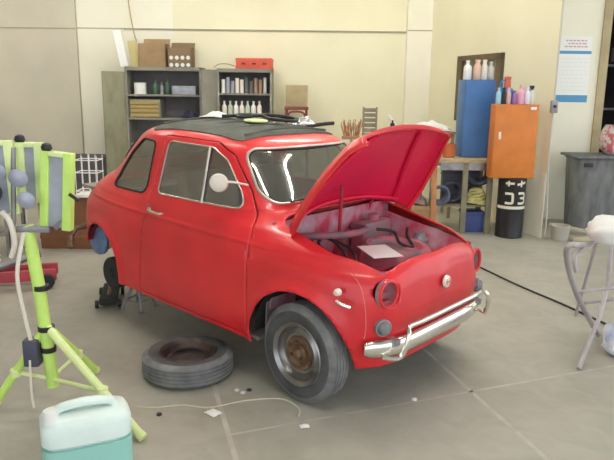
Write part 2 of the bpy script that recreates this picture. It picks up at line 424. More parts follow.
BODYROT = None
def solid(o, t=.012, off=-1):
    m = o.modifiers.new('thickness', 'SOLIDIFY'); m.thickness = t; m.offset = off; m.use_even_offset = False
def panel(name, keeps, m, parent, thick=.012, label=None):
    bm = shellbm()
    for f in keeps: keep(bm, f)
    bmesh.ops.recalc_face_normals(bm, faces=bm.faces[:])
    # outward facing
    bm.faces.ensure_lookup_table()
    s = sum((f.calc_center_median()-Vector((-1.0, 0, .6))).dot(f.normal)*f.calc_area() for f in bm.faces)
    if s < 0: bmesh.ops.reverse_faces(bm, faces=bm.faces[:])
    me = bpy.data.meshes.new(name); bm.to_mesh(me); bm.free()
    o = bpy.data.objects.new(name, me); COL.objects.link(o); me.materials.append(m); o.parent = parent
    me.polygons.foreach_set('use_smooth', [True]*len(me.polygons))
    if thick: solid(o, thick)
    if label: o['label'] = label
    return o
def loops(o):
    me = o.data; cnt = {}
    for p in me.polygons:
        for k in p.edge_keys: cnt[k] = cnt.get(k, 0)+1
    adj = {}
    for (a, b), c in cnt.items():
        if c == 1: adj.setdefault(a, []).append(b); adj.setdefault(b, []).append(a)
    out = []; seen = set()
    for s in adj:
        if s in seen: continue
        loop = [s]; seen.add(s); cur = s
        while True:
            nx = [q for q in adj[cur] if q not in seen]
            if not nx: break
            cur = nx[0]; seen.add(cur); loop.append(cur)
        out.append([me.vertices[i].co.copy() for i in loop])
    return sorted(out, key=len, reverse=True)
def resamp(P, step, closed=True):
    Q = P+[P[0]] if closed else P
    L = [0]
    for a, b in zip(Q, Q[1:]): L.append(L[-1]+(b-a).length)
    n = max(8, int(L[-1]/step)); out = []; j = 0
    for k in range(n if closed else n+1):
        t = L[-1]*k/n
        while j < len(L)-2 and L[j+1] < t: j += 1
        f = (t-L[j])/max(1e-9, L[j+1]-L[j]); out.append(Q[j].lerp(Q[j+1], f))
    if closed:
        for _ in range(2): out = [(out[i-1]+out[i]*2+out[(i+1) % len(out)])/4 for i in range(len(out))]
    return out
neg = lambda f, o=0.: (lambda X, Y, Z: -f(X, Y, Z)-o)
pos = lambda f, o=0.: (lambda X, Y, Z: f(X, Y, Z)-o)
right = lambda X, Y, Z: -Y; left = lambda X, Y, Z: Y
archF, archR = arch(AF), arch(AR)
body = panel('body_shell', [pos(F_DR, .0028), pos(F_QW), pos(F_SC), pos(F_RW), pos(F_OP), pos(F_HL), archF, archR, zmin], RED, car)
sun = panel('sunroof', [neg(F_SU, -.004)], CANVAS, car, 0)
sun.data.transform(Matrix.Translation((0, 0, .007)))
solid(sun, .014)
bmx = NB()
for k in range(5):                              # folds of the canvas
    x = -1.46+k*.19
    tube(bmx, smoothpath([(x, y, 1.331-.20*y*y-.02*abs(x+1.1)) for y in np.linspace(-.36, .36, 7)], 3), .006, 6)
part('sunroof_fold', bmx, CANVAS, car)
# doors
for sgn, sd in ((-1, right), (1, left)):
    d = panel('door', [sd, neg(F_DR, .0028), pos(F_DW)], RED, car)
    g = panel('door_glass', [sd, neg(F_DW)], GLASS, d, 0)
    g.data.transform(Matrix.Translation((0, -sgn*.004, 0)))
    L = resamp(loops(g)[0], .012); bm = NB(); tube(bm, [p+Vector((0, sgn*.006, 0)) for p in L], .0050, 6, closed=True)
    part('window_trim', bm, DULLCHROME, d, label='bright metal strip round the door glass')
    bm = NB(); tube(bm, smoothpath([(-.822, sgn*.512, 1.222), (-.812, sgn*.552, 1.06), (-.80, sgn*.592, .910)], 5), .008, 6)
    part('vent_divider', bm, DULLCHROME, d)
    bm = NB()
    tube(bm, smoothpath([(-1.205, sgn*.650, .812), (-1.19, sgn*.675, .814), (-1.13, sgn*.685, .812), (-1.085, sgn*.678, .808), (-1.075, sgn*.650, .806)], 5), .0085, 8)
    lathe(bm, [(0, -.004), (.017, -.004), (.019, .008), (.012, .014), (0, .014)], 14, T(-1.20, sgn*.655, .812) @ RX(sgn*-PI/2))
    part('door_handle', bm, CHROME, d, label='chrome pull handle')
    q = panel('quarter_glass', [sd, neg(F_QW)], GLASS, car, 0)
    q.data.transform(Matrix.Translation((0, -sgn*.004, 0)))
    L = resamp(loops(q)[0], .012); bm = NB(); tube(bm, [p+Vector((0, sgn*.005, 0)) for p in L], .0065, 6, closed=True)
    part('quarter_seal', bm, BLACKR, q, label='dark rubber window seal')
scr = panel('windscreen', [neg(F_SC)], GLASS, car, 0); scr.data.transform(Matrix.Translation((-.004, 0, -.002)))
L = resamp(loops(scr)[0], .012)
bm = NB(); tube(bm, [p+Vector((.006, 0, .004)) for p in L], .0085, 8, closed=True); part('windscreen_trim', bm, DULLCHROME, scr, label='bright strip round the windscreen')
bm = NB(); tube(bm, [p+(Vector((-.45, 0, 1.08))-p).normalized()*.014+Vector((.004, 0, .003)) for p in L], .0075, 6, closed=True); part('windscreen_seal', bm, BLACKR, scr, label='black rubber seal')
rw = panel('rear_glass', [neg(F_RW)], GLASS, car, 0)
L = resamp(loops(rw)[0], .015); bm = NB(); tube(bm, L, .010, 6, closed=True); part('rear_glass_seal', bm, BLACKR, rw)
# wipers
for y0, y1 in ((-.20, -.02), (.16, .36)):
    bm = NB(); b0 = Vector((-.262, y0-.16, .952))
    tube(bm, [Vector((-.262, y0+.12, .940)), Vector((-.285, y0+.06, .963)), Vector((-.312, y0-.02, .978))], .005, 6)
    tube(bm, [Vector((-.312, y0+.13, .990)), Vector((-.315, y0-.17, .972))], .006, 6)
    part('wiper', bm, BLACK, car)
# lid (raised)
hx, hz = -.290, .905
def lidpt(u, v, off=0.):                       # u 0..1 hinge->lip, v -1..1 across
    ylim = np.interp(u, [0, .25, .6, .85, .96, 1.], [.550, .565, .535, .480, .44, .400])
    y = v*ylim + (.03*(1-u) if v > 0 else -.0*(1-u)) - .035*u*abs(v)
    xe = .372 - .030*abs(v)**2.2; x = -.275 + (xe+.275)*u
    zc = np.interp(u, [0, .2, .45, .7, .88, 1.], [.930, .905, .875, .842, .815, .775])
    z = zc - (.135-.095*u)*abs(v)**2.3 - .055*max(0, (abs(v)-.86)/.14)**1.4*(1 if v < 0 else .8)
    return Vector((x, y, z-off))
ROT = math.radians(60.5)
def lidrot(p):
    dx, dz = p.x-hx, p.z-hz; c, s = math.cos(ROT), math.sin(ROT)
    return Vector((hx+dx*c-dz*s, p.y, hz+dx*s+dz*c))
NU, NV = 34, 34
def lidgrid(off, rot=True):
    bm = NB(); V = [[bm.verts.new(lidrot(lidpt(i/NU, -1+2*j/NV, off))) for j in range(NV+1)] for i in range(NU+1)]
    for i in range(NU):
        for j in range(NV): bm.faces.new((V[i][j], V[i][j+1], V[i+1][j+1], V[i+1][j]))
    bmesh.ops.recalc_face_normals(bm, faces=bm.faces[:])
    bm.faces.ensure_lookup_table()
    if bm.faces[len(bm.faces)//2].normal.dot(Vector((-.8, 0, .5))) < 0: bmesh.ops.reverse_faces(bm, faces=bm.faces[:])
    return bm
me = bpy.data.meshes.new('front_lid'); b_ = lidgrid(0); b_.to_mesh(me); b_.free()
lid = bpy.data.objects.new('front_lid', me); COL.objects.link(lid); lid.parent = car; me.materials.append(RED); me.materials.append(REDLID)
me.polygons.foreach_set('use_smooth', [True]*len(me.polygons))
m = lid.modifiers.new('thickness', 'SOLIDIFY'); m.thickness = .010; m.offset = -1; m.material_offset = 1; m.material_offset_rim = 0
lid['label'] = 'raised red front lid'
# edge flange and ribs on the underside
def lidcurve(us, vs, off): return [lidrot(lidpt(u, v, off)) for u, v in zip(us, vs)]
bm = NB()
us = np.linspace(0, 1, 30)
for sg in (-1, 1): tube(bm, lidcurve(us, np.full(30, sg*.965), .016), .009, 6)
tube(bm, lidcurve(np.full(30, .975), np.linspace(-.96, .96, 30), .016), .010, 6)
part('lid_flange', bm, RED, lid)
bm = NB()
n = 40
for pth in ([(np.linspace(.03, .93, n), np.linspace(-.80, -.45, n))], [(np.linspace(.03, .93, n), np.linspace(.80, .45, n))]):
    tube(bm, lidcurve(pth[0][0], pth[0][1], .022), .016, 8, flat=.7)
tube(bm, lidcurve(np.full(n, .06), np.linspace(-.82, .82, n), .022), .018, 8, flat=.7)
part('lid_brace', bm, REDLID, lid)
for sg in (-1, 1):
    bm = NB(); tube(bm, smoothpath([(-.30, sg*.33, .80), (-.285, sg*.33, .88), (-.25, sg*.33, .935)], 4), .011, 6); part('lid_hinge', bm, REDIN, car)
bm = NB(); tube(bm, [(-.22, -.10, .60), (-.15, -.14, .78), lidrot(lidpt(.30, -.25, .03))], .010, 8); part('lid_prop', bm, REDIN, car)

# front compartment
def sheet(bm, pts, n=1):
    pass
bm = NB()
box(bm, -.285, .385, -.46, .46, .595, .61)
box(bm, -.30, -.285, -.53, .53, .40, .885)
part('bay_floor', bm, BAY, car, smooth=False)
for sg in (-1, 1):
    bm = NB()
    Y0 = [ .462, .505]; n = 24
    rows = []
    for k in range(n+1):
        x = -.285+.655*k/n
        yo = float(np.interp(x, [-.285, .12, .365, .395], [.478, .512, .445, .36])); zo = float(np.interp(x, [-.285, -.1, .15, .3, .395], [.835, .80, .765, .755, .76]))
        yi = float(np.interp(x, [-.285, .12, .365, .395], [.43, .45, .42, .34])); zi = .61
        hump = max(0, .36**2-(x-.03)**2)**.5
        hz_ = max(.61, .27+hump*.98) if abs(x-.03) < .36 else .61
        rows.append([bm.verts.new((x, sg*yo, zo-.008)), bm.verts.new((x, sg*(yo-.012), zo-.045)), bm.verts.new((x, sg*(yi-.01), max(hz_, .61)+.03)), bm.verts.new((x, sg*(yi-.06), max(hz_, .615))), bm.verts.new((x, sg*.30, max(.613, hz_-.05))), bm.verts.new((x, sg*.27, .611))])
    for a, b in zip(rows, rows[1:]):
        for q in range(5): bm.faces.new((a[q], a[q+1], b[q+1], b[q]))
    part('inner_wing', bm, BAY, car, angle=None)
bm = NB(); rows = []
for k in range(25):
    v = -1+2*k/24; y = v*.43; x = .368-.030*abs(v)**2.2; z = .762
    rows.append([bm.verts.new((x, y, z-.006)), bm.verts.new((x-.015, y, z-.035)), bm.verts.new((x+.005, y*.97, .61))])
for a, b in zip(rows, rows[1:]):
    for q in range(2): bm.faces.new((a[q], a[q+1], b[q+1], b[q]))
part('lock_panel', bm, REDIN, car)
# spare wheel well and tank
bm = NB(); lathe(bm, [(.0, .70), (.07, .705), (.12, .695), (.135, .70), (.15, .725), (.175, .73), (.20, .70), (.21, .61)], 36, T(.06, .13, 0)); part('spare_wheel_well', bm, mat('well_paint', (.20, .18, .19), .6, col2=(.60, .18, .24), nscale=9, thr=(.4, .6)), car)
bm = NB(); lathe(bm, [(.0, .64), (.08, .64), (.105, .655), (.125, .66), (.135, .61)], 30, T(.23, .27, -.01)); part('floor_pressing', bm, BAY, car)
bm = NB(); box(bm, -.27, -.17, .12, .42, .61, .80, .03); lathe(bm, [(0, .0), (.035, 0), (.035, .025), (.028, .035), (0, .035)], 16, T(-.22, .28, .80)); part('fuel_tank', bm, mat('tank_paint', (.28, .22, .24), .5, col2=(.5, .12, .16), nscale=9), car, label='grey and pink overspray-dusted fuel tank')
bm = NB(); lathe(bm, [(.0, .0), (.055, 0), (.06, .01), (.06, .10), (.05, .115), (.02, .12), (0, .12)], 20, T(-.20, -.28, .61)); part('brake_reservoir', bm, GREYM, car)
bm = NB(); tube(bm, smoothpath([(-.27, -.36, .78), (-.20, -.36, .80), (-.12, -.24, .80), (-.10, -.05, .79), (-.14, .10, .78), (-.27, .14, .77)], 6), .020, 10)
part('heater_duct', bm, mat('duct_grey', (.14, .13, .15), .6, col2=(.4, .12, .16), nscale=12), car)

# lamps, badge, repeaters
for sg in (-1, 1):
    M = T(.394, sg*.440, .650) @ RZm(sg*.10) @ RY(PI/2-.10) @ Matrix.Scale(.80, 4)
    bm = NB(); lathe(bm, [(.0, -.075), (.03, -.07), (.060, -.045), (.074, -.010), (.080, .012), (.084, .018), (.088, .012), (.089, .0), (.088, -.02)], 36, M)
    part('headlamp_bucket', bm, mat('bucket_paint', (.34, .06, .08), .5, col2=(.42, .26, .28), nscale=12), car, label='empty red headlamp bucket')
    bm = NB(); tube(bm, [M @ Vector((.080*math.cos(a), .080*math.sin(a), .014)) for a in np.linspace(0, 2*PI, 32, endpoint=False)], .009, 6, closed=True); part('headlamp_rim', bm, RED, car)
    M = T(.405, sg*.475, .492) @ RZm(sg*.5) @ RY(PI/2)
    bm = NB(); lathe(bm, [(0, .040), (.018, .038), (.030, .028), (.034, .014), (.040, .010), (.042, -.02)], 24, M)
    o = part('indicator', bm, [AMBER], car, label='round grey-black indicator lamp')
    bm = NB(); tube(bm, [M @ Vector((.038*math.cos(a), .038*math.sin(a), .012)) for a in np.linspace(0, 2*PI, 24, endpoint=False)], .005, 6, closed=True); part('indicator_ring', bm, GREYM, o)
    bm = NB(); lathe(bm, [(0, .022), (.012, .018), (.018, .004), (.018, -.01)], 16, T(.24, sg*.628, .662) @ RX(-sg*PI/2)); part('side_repeater', bm, CREAM, car, label='small pale side lamp')
    bm = NB(); tube(bm, smoothpath([(.245, sg*.642, .625), (.275, sg*.635, .612), (.315, sg*.618, .603)], 4), .010, 8, flat=.8); part('wing_strip', bm, CHROME, car, label='short bright strip on the wing')
bm = NB(); M = T(.468, -.0, .635) @ RY(PI/2-.06)
lathe(bm, [(0, .010), (.024, .009), (.031, .006), (.034, -.006)], 24, M, 0)
bd = part('badge', bm, [mat('badge_silver', (.80, .74, .66), .3, .4)], car, label='round silver nose badge')
bm = NB()
box(bm, -.004, .004, -.014, .014, 0, .003, .001, M @ T(0, 0, .009)); 
for sg in (-1, 1): tube(bm, [M @ Vector((.019*math.cos(a), sg*.019*math.sin(a), .0085)) for a in np.linspace(.5, 2.6, 8)], .003, 5)
part('badge_emblem', bm, REDBOX, bd)

for sg in (-1, 1):
    bm = NB(); pts_ = []
    for z in np.linspace(.43, .735, 12):
        row = catmull(K, np.interp([z], K[:, 0], np.arange(len(K))))[0]; X, Y = outline(*row[1:]); pts_.append((float(np.interp(.535, Y[:NQ+1], X[:NQ+1]))+.0005, sg*.5355, z))
    tube(bm, pts_, .0025, 5); part('panel_seam', bm, mat('seam_highlight', (.80, .22, .20), .4), car)
# bumper
def noseout(y, z, off):
    row = catmull(K, np.interp([z], K[:, 0], np.arange(len(K))))[0]
    X, Y = outline(*row[1:]); a = NQ+1
    xs, ys = X[:a], Y[:a]; x = float(np.interp(abs(y), ys, xs)); return x+off
def bumpath(z, off, ymax, n=41):
    row = catmull(K, np.interp([z], K[:, 0], np.arange(len(K))))[0]
    X, Y = outline(*row[1:]); P = [Vector((X[j], Y[j], 0)) for j in range(NQ)]
    Q = []
    for j in range(1, NQ-1):
        t = (P[j+1]-P[j-1]).normalized(); nn = Vector((t.y, -t.x, 0))
        if nn.dot(P[j]-Vector((-1, 0, 0))) < 0: nn = -nn
        Q.append(P[j]+nn*off)
    Q = [p for p in Q if p.x > .350]
    L = [Vector((p.x, p.y, z)) for p in Q]; Rr = [Vector((p.x, -p.y, z)) for p in Q[::-1]]
    return Rr+L
bm = NB(); P0 = resamp(bumpath(.385, .034, .6), .012, closed=False)
prof = [(-.044, -.012), (-.040, .003), (-.026, .012), (-.008, .015), (.008, .015), (.026, .012), (.040, .003), (.044, -.012)]
rows = []
for i, p in enumerate(P0):
    a = P0[max(i-1, 0)]; b = P0[min(i+1, len(P0)-1)]; t = (b-a).normalized(); nn = Vector((t.y, -t.x, 0))
    if nn.dot(p-Vector((-1, 0, .4))) < 0: nn = -nn
    e = min(i, len(P0)-1-i); k = min(1, .72+.28*math.sin(min(1, e/4)*PI/2))
    rows.append([bm.verts.new(p+Vector((0, 0, h*k))+nn*o_) for h, o_ in prof])
for a, b in zip(rows, rows[1:]):
    for q in range(len(prof)-1): bm.faces.new((a[q], a[q+1], b[q+1], b[q]))
bump = part('front_bumper', bm, CHROME, car, angle=None, label='chrome blade bumper with a tube over it'); solid(bump, .004, 0)
bm = NB()
yb = .43
xo = lambda y, o_: noseout(y, .45, o_)
hp = []
for sg in (-1, 1):
    seq = [(xo(.47, .03), sg*.49, .350), (xo(.45, .075), sg*.455, .350), (xo(.43, .085), sg*.435, .368), (xo(.42, .098), sg*.425, .42), (xo(.41, .092), sg*.41, .475), (xo(.39, .070), sg*.385, .497), (xo(.3, .066), sg*.30, .50)]
    hp.append(seq)
mid = [(xo(abs(y), .066), y, .50) for y in (-.15, 0, .15)]
tube(bm, smoothpath(hp[0]+mid+hp[1][::-1], 6), .0125, 10)
part('overrider_bar', bm, CHROME, bump, label='bent chrome tube above the bumper blade')
for sg in (-1, 1):
    bm = NB(); box(bm, noseout(.42, .43, -.02), noseout(.42, .43, .05), sg*.42-.02, sg*.42+.02, .40, .43); part('bumper_bracket', bm, GREYM, bump)
bm = NB(); tube(bm, [(x, y, z) for x, y, z in [(-2.20, -.40, .50), (-2.31, -.52, .46), (-2.33, -.56, .40), (-2.27, -.60, .33)]], .022, 8); part('rear_bracket', bm, RUST, car, label='rusty bracket left hanging at the tail')

# wheels
def tyre_bm(bm, R=.262, w=.137, rin=.158, M=None, tread=1):
    h = w/2
    prof = [(rin, -h*.72), (rin+.012, -h*.92), (rin+.045, -h*1.02), (R-.035, -h*.98), (R-.012, -h*.82), (R-.003, -h*.66)]
    g = []
    for k in range(4):
        z0 = -h*.60+k*h*.32
        g += [(R, z0), (R, z0+h*.21), (R-.0045, z0+h*.225), (R-.0045, z0+h*.305)]
    g += [(R, h*.66)]
    prof += g+[(R-.012, h*.82), (R-.035, h*.98), (rin+.045, h*1.02), (rin+.012, h*.92), (rin, h*.72)]
    n0 = len(bm.faces); vs = lathe(bm, prof, 64, M, closed=True); nf_ = len(prof)
    for i_, f_ in enumerate(bm.faces):
        j_ = (i_-n0)//64
        if 3 <= j_ <= nf_-5: f_.material_index = 1
    return vs
def rim_bm(bm, M):
    lathe(bm, [(.166, -.062), (.170, -.058), (.164, -.050), (.152, -.046), (.148, -.02), (.145, .03), (.150, .052), (.158, .056), (.168, .062), (.172, .066), (.166, .072), (.154, .062), (.146, .056), (.140, .035), (.130, .025), (.118, .030), (.104, .042), (.090, .040)], 48, M)
def hub_bm(bm, M):
    lathe(bm, [(.094, .041), (.088, .050), (.070, .050), (.058, .040), (.040, .038), (.030, .045), (.026, .065), (.014, .070), (0, .070)], 36, M)
    for k in range(4):
        a = k*PI/2+.4; lathe(bm, [(0, .058), (.008, .058), (.009, .045), (.009, .03)], 6, M @ T(.058*math.cos(a), .058*math.sin(a), 0))
for sg in (-1, 1):
    M = T(0.0, sg*.562, .262) @ RZm(-.05) @ RX(-sg*PI/2) if sg > 0 else T(0.0, -.562, .262) @ RZm(-.05) @ RX(PI/2)
    bm = NB(); rim_bm(bm, M); w = part('wheel', bm, STEEL, car, label='steel wheel rim, dark and dusty')
    bm = NB(); tyre_bm(bm, M=M); part('tyre', bm, [RUBBERG, TREAD], w)
    bm = NB(); hub_bm(bm, M); part('hub_plate', bm, RUST, w, label='rusty brown wheel centre')
# rear: bare drums hang in the arches
for sg in (-1, 1):
    bm = NB(); M = T(-1.82, sg*.52, .235) @ RX(-sg*PI/2)
    lathe(bm, [(0, .045), (.03, .045), (.035, .03), (.105, .028), (.112, .02), (.112, -.05), (.10, -.06), (0, -.06)], 36, M)
    tube(bm, [(-1.80, sg*.50, .215), (-1.45, sg*.30, .25), (-1.36, sg*.28, .26)], .03, 8)
    part('brake_drum', bm, BLACKR, car, label='black brake drum on its arm')
    # wheelhouse: inner arch skin
    bm = NB(); n = 24; rr = .280; cx, cz = AR[0], AR[1]; rows = []
    for k in range(n+1):
        a = math.radians(12)+math.radians(150)*k/n
        rows.append([bm.verts.new((cx+rr*math.cos(a), sg*(.600 if a < 1.9 else .555), cz+rr*math.sin(a))), bm.verts.new((cx+rr*math.cos(a), sg*.40, cz+rr*math.sin(a)))])
    for a, b in zip(rows, rows[1:]): bm.faces.new((a[0], a[1], b[1], b[0]))
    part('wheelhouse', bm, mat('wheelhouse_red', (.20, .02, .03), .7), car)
    bm = NB(); lathe(bm, [(0, .01), (.09, .012), (.115, .0), (.115, -.02), (0, -.02)], 28, T(-2.06, sg*.50, .425) @ RX(-sg*PI/2)); part('damper_cover', bm, BLUED, car, label='round blue cover inside the rear arch')
    # front wheelhouse
    bm = NB(); rr = .325; cx, cz = AF[0], AF[1]; rows = []
    for k in range(n+1):
        a = math.radians(12)+math.radians(170)*k/n
        rows.append([bm.verts.new((cx+rr*math.cos(a), sg*float(np.interp(cx+rr*math.cos(a), [.0, .2, .35], [.60, .56, .49])), cz+rr*math.sin(a))), bm.verts.new((cx+rr*math.cos(a), sg*.33, cz+rr*math.sin(a)))])
    for a, b in zip(rows, rows[1:]): bm.faces.new((a[0], a[1], b[1], b[0]))
    bm.faces.new([r[1] for r in rows])
    part('wheelhouse', bm, BLACKR, car)
# cabin floor, sills, bulkheads, seats, steering wheel, dash
bm = NB(); box(bm, -1.62, -.30, -.60, .60, .235, .255); box(bm, -.305, -.295, -.55, .55, .235, .86); box(bm, -1.63, -1.60, -.56, .56, .235, .80); box(bm, -2.25, -1.60, -.50, .50, .78, .80)
part('cabin_floor', bm, DARKIN, car, smooth=False)
bm = NB(); box(bm, -1.90, -1.60, -.42, .42, .236, .30, .012); part('rear_crossmember', bm, BLACKR, car)
bm = NB(); tube(bm, smoothpath([(-.40, -.50, .885), (-.37, -.30, .90), (-.35, 0, .905), (-.37, .30, .90), (-.40, .50, .885)], 5), .035, 8); part('dashboard', bm, mat('dash_paint', (.35, .06, .06), .4), car)
for y in (-.27, .27):
    bm = NB(); box(bm, -1.02, -.60, y-.21, y+.21, .42, .56, .04); seat = part('seat', bm, SEAT, car)
    bm = NB(); box(bm, -.06, .06, y-.21, y+.21, 0, .52, .04, T(-1.03, 0, .52) @ RY(-.22)); part('backrest', bm, SEAT, seat)
bm = NB(); box(bm, -1.62, -1.30, -.50, .50, .42, .55, .04); box(bm, -1.70, -1.60, -.50, .50, .52, .86, .03); part('rear_seat', bm, SEAT, car)
bm = NB(); M = T(-.62, .27, .88) @ RY(-1.05)
tube(bm, [M @ Vector((.19*math.cos(a), .19*math.sin(a), 0)) for a in np.linspace(0, 2*PI, 32, endpoint=False)], .010, 8, closed=True)
tube(bm, [M @ Vector((-.18, 0, 0)), M @ Vector((.18, 0, 0))], .008, 6); tube(bm, [M @ Vector((0, 0, 0)), (-.36, .27, .72)], .016, 8)
part('steering_wheel', bm, BLACK, car)
# door mirror
bm = NB(); lathe(bm, [(0, .020), (.030, .017), (.046, .008), (.050, -.002), (.046, -.010), (0, -.010)], 28, T(-.540, -.69, 1.075) @ RZm(.72) @ RX(PI/2) )
tube(bm, smoothpath([(-.52, -.67, 1.08), (-.49, -.645, 1.082), (-.47, -.61, 1.075), (-.465, -.55, 1.06)], 5), .006, 6)
part('door_mirror', bm, CREAM, car, label='round cream door mirror on a thin arm')
# ------------------------------------------------------------------ car-frame helper for things lying on or in the car
def CW(x, y, z): return Vector((x*math.cos(TH)+z*math.sin(TH), y, -x*math.sin(TH)+z*math.cos(TH)))

one('paper_card', lambda bm: box(bm, -.12, .12, -.085, .085, 0, .004, .001), PAPER, 'white sheet of card lying in the open front compartment', 'card', CW(.10, -.095, .732), rot=(.0, .03, -.55))
one('cable', lambda bm: tube(bm, smoothpath([(-.20, -.34, .70), (-.20, -.30, .78), (-.10, -.26, .78), (.02, -.28, .72), (.06, -.33, .70), (.0, -.37, .74), (-.12, -.35, .77), (-.16, -.24, .78), (-.02, -.20, .74), (.06, -.26, .71), (.08, -.33, .70)], 7), .008, 7), BLACK, 'black cable looped in the front compartment beside the white card', 'cable', rot=(0, TH, 0))
one('cable', lambda bm: tube(bm, smoothpath([(-.08, .12, .79), (.0, .18, .78), (.06, .16, .73), (.10, .24, .70), (.02, .30, .74), (-.02, .36, .77)], 7), .009, 7), BLACK, 'short black lead over the tank in the front compartment', 'cable', rot=(0, TH, 0))
one('brake_fluid_pot', lambda bm: lathe(bm, [(0, 0), (.05, 0), (.055, .02), (.055, .07), (.035, .09), (.03, .11), (0, .11)], 16), mat('pot_grey', (.2, .2, .22), .5), 'grey round pot in the far corner of the front compartment', 'pot', CW(.05, .40, .64))

# things on the roof
def rz_(x, y): return 1.337 - .22*y*y - .10*max(0, abs(x+1.1)-.25)**1.3
one('sanding_disc', lambda bm: lathe(bm, [(0, 0), (.072, 0), (.078, .004), (.076, .012), (.05, .016), (0, .016)], 28), LIMEP, 'pale lime round pad lying on the car roof', 'pad', CW(-.98, .0, 1.337), rot=(.0, TH, 0))
one('rubber_seal', lambda bm: tube(bm, smoothpath([(-1.28, -.02, .012), (-1.20, .14, .02), (-1.05, .22, .03), (-.90, .28, .02), (-.80, .16, .015), (-.92, .08, .02), (-1.06, .12, .028), (-1.14, .02, .016), (-1.25, .10, .02), (-1.12, .30, .02), (-.92, .34, .01)], 7), .011, 7), BLACK, 'black rubber strip coiled on the canvas roof', 'strip', CW(0, 0, 1.337)-Vector((0, 0, 0)), rot=(0, TH, 0))
def crumple(bm, rx, ry, h, n=12, seed=1):
    rnd = random.Random(seed); V = []
    for i in range(n+1):
        V.append([bm.verts.new(((i/n-.5)*2*rx+rnd.uniform(-.1, .1)*rx, (j/n-.5)*2*ry+rnd.uniform(-.1, .1)*ry, max(.002, h*(.5+.5*rnd.random())*math.sin(PI*(i+.5)/(n+1))*math.sin(PI*(j+.5)/(n+1))))) for j in range(n+1)])
    for i in range(n):
        for j in range(n): bm.faces.new((V[i][j], V[i][j+1], V[i+1][j+1], V[i+1][j]))
def rag(name, loc, rx, ry, h, m, label, cat, rz=0, seed=1, rot=None):
    o = one(name, lambda bm: crumple(bm, rx, ry, h, 9, seed), m, label, cat, loc, rz, rot=rot); solid(o, .003, 1); return o
rag('crumpled_paper', CW(-1.40, .04, 1.330), .09, .08, .045, PAPER, 'crumpled white paper towards the rear of the car roof', 'paper', .3, 3)
rag('foil_wrapper', CW(-.86, .33, 1.312), .08, .06, .07, mat('foil', (.7, .7, .72), .25, .7), 'crumpled silvery wrapper on the far side of the car roof', 'wrapper', .8, 5)
one('trim_strip', lambda bm: tube(bm, smoothpath([(-.09, 0, 0), (0, .01, .012), (.09, 0, .02)], 5), .012, 7), BLACK, 'short black bar lying on the car roof front corner', 'bar', CW(-.72, .34, 1.305)+Vector((0, 0, .014)), rz=1.1)

# ------------------------------------------------------------------ near things
# tyre on the floor
p = G(-.665, 3.42)
t = thing('spare_wheel', p, .4, 'grey dusty car tyre with dark rim lying flat on the floor', 'wheel')
M = T(0, 0, .069)
bm = NB(); tyre_bm(bm, R=.255, w=.134, rin=.150, M=M); part('tyre', bm, [RUBBERG, TREAD], t)
bm = NB(); rim_bm(bm, M @ Matrix.Scale(.95, 4)); part('rim', bm, mat('rim_rusty_dark', (.05, .045, .045), .5, .5, col2=(.13, .085, .07), nscale=9), t)
bm = NB(); lathe(bm, [(.105, .03), (.08, .02), (.05, .022), (.03, .03), (0, .03)], 28, M); part('rim_centre', bm, mat('rim_centre_paint', (.08, .07, .07), .5, .4, noise=.4, nscale=12), t)
# axle stands
def stand(label, loc, rz, h):
    t = thing('axle_stand', loc, rz, label, 'axle stand', 'axle stands')
    for k in range(4):
        a = PI/4+k*PI/2
        bm = NB(); tube(bm, [(.125*math.cos(a), .125*math.sin(a), .008), (.028*math.cos(a), .028*math.sin(a), h*.62)], .011, 6)
        lathe(bm, [(0, 0), (.022, 0), (.022, .006), (0, .006)], 10, T(.125*math.cos(a), .125*math.sin(a), 0)); part('leg', bm, GREYM, t)
    bm = NB(); tube(bm, [(.1*math.cos(PI/4+k*PI/2), .1*math.sin(PI/4+k*PI/2), h*.22) for k in range(4)], .006, 6, closed=True); part('brace', bm, GREYM, t)
    bm = NB(); tube(bm, [(0, 0, h*.30), (0, 0, h-.02)], .020, 12); part('post', bm, GREYM, t)
    bm = NB(); box(bm, -.05, .05, -.025, .025, h-.022, h-.012, .002); box(bm, -.05, -.04, -.025, .025, h-.013, h, .002); box(bm, .04, .05, -.025, .025, h-.013, h, .002); part('saddle', bm, GREYM, t)
    return t
q = CW(-1.84, -.32, .235)
stand('grey axle stand under the near side of the rear axle of the red car', (q.x, q.y, 0), .3, q.z-.002)
q = CW(-1.84, .32, .235)
stand('grey axle stand under the far side of the rear axle of the red car', (q.x, q.y, 0), .1, q.z-.002)
q = CW(-1.86, -.52, 0)
t = thing('trolley_jack', (q.x-.26, q.y+.14, 0), 2.5, 'low dark trolley jack under the bare rear hub', 'jack')
bm = NB(); box(bm, -.20, .20, -.06, .06, .03, .085, .012); part('frame', bm, BLACKR, t)
for x in (-.16, .16):
    for y in (-.08, .08):
        bm = NB(); lathe(bm, [(0, -.012), (.028, -.012), (.030, 0), (.028, .012), (0, .012)], 16, T(x, y, .030) @ RX(PI/2)); part('caster', bm, BLACK, t)
bm = NB(); tube(bm, [(-.12, 0, .07), (.14, 0, .095)], .018, 8); part('lifting_arm', bm, RUST, t)
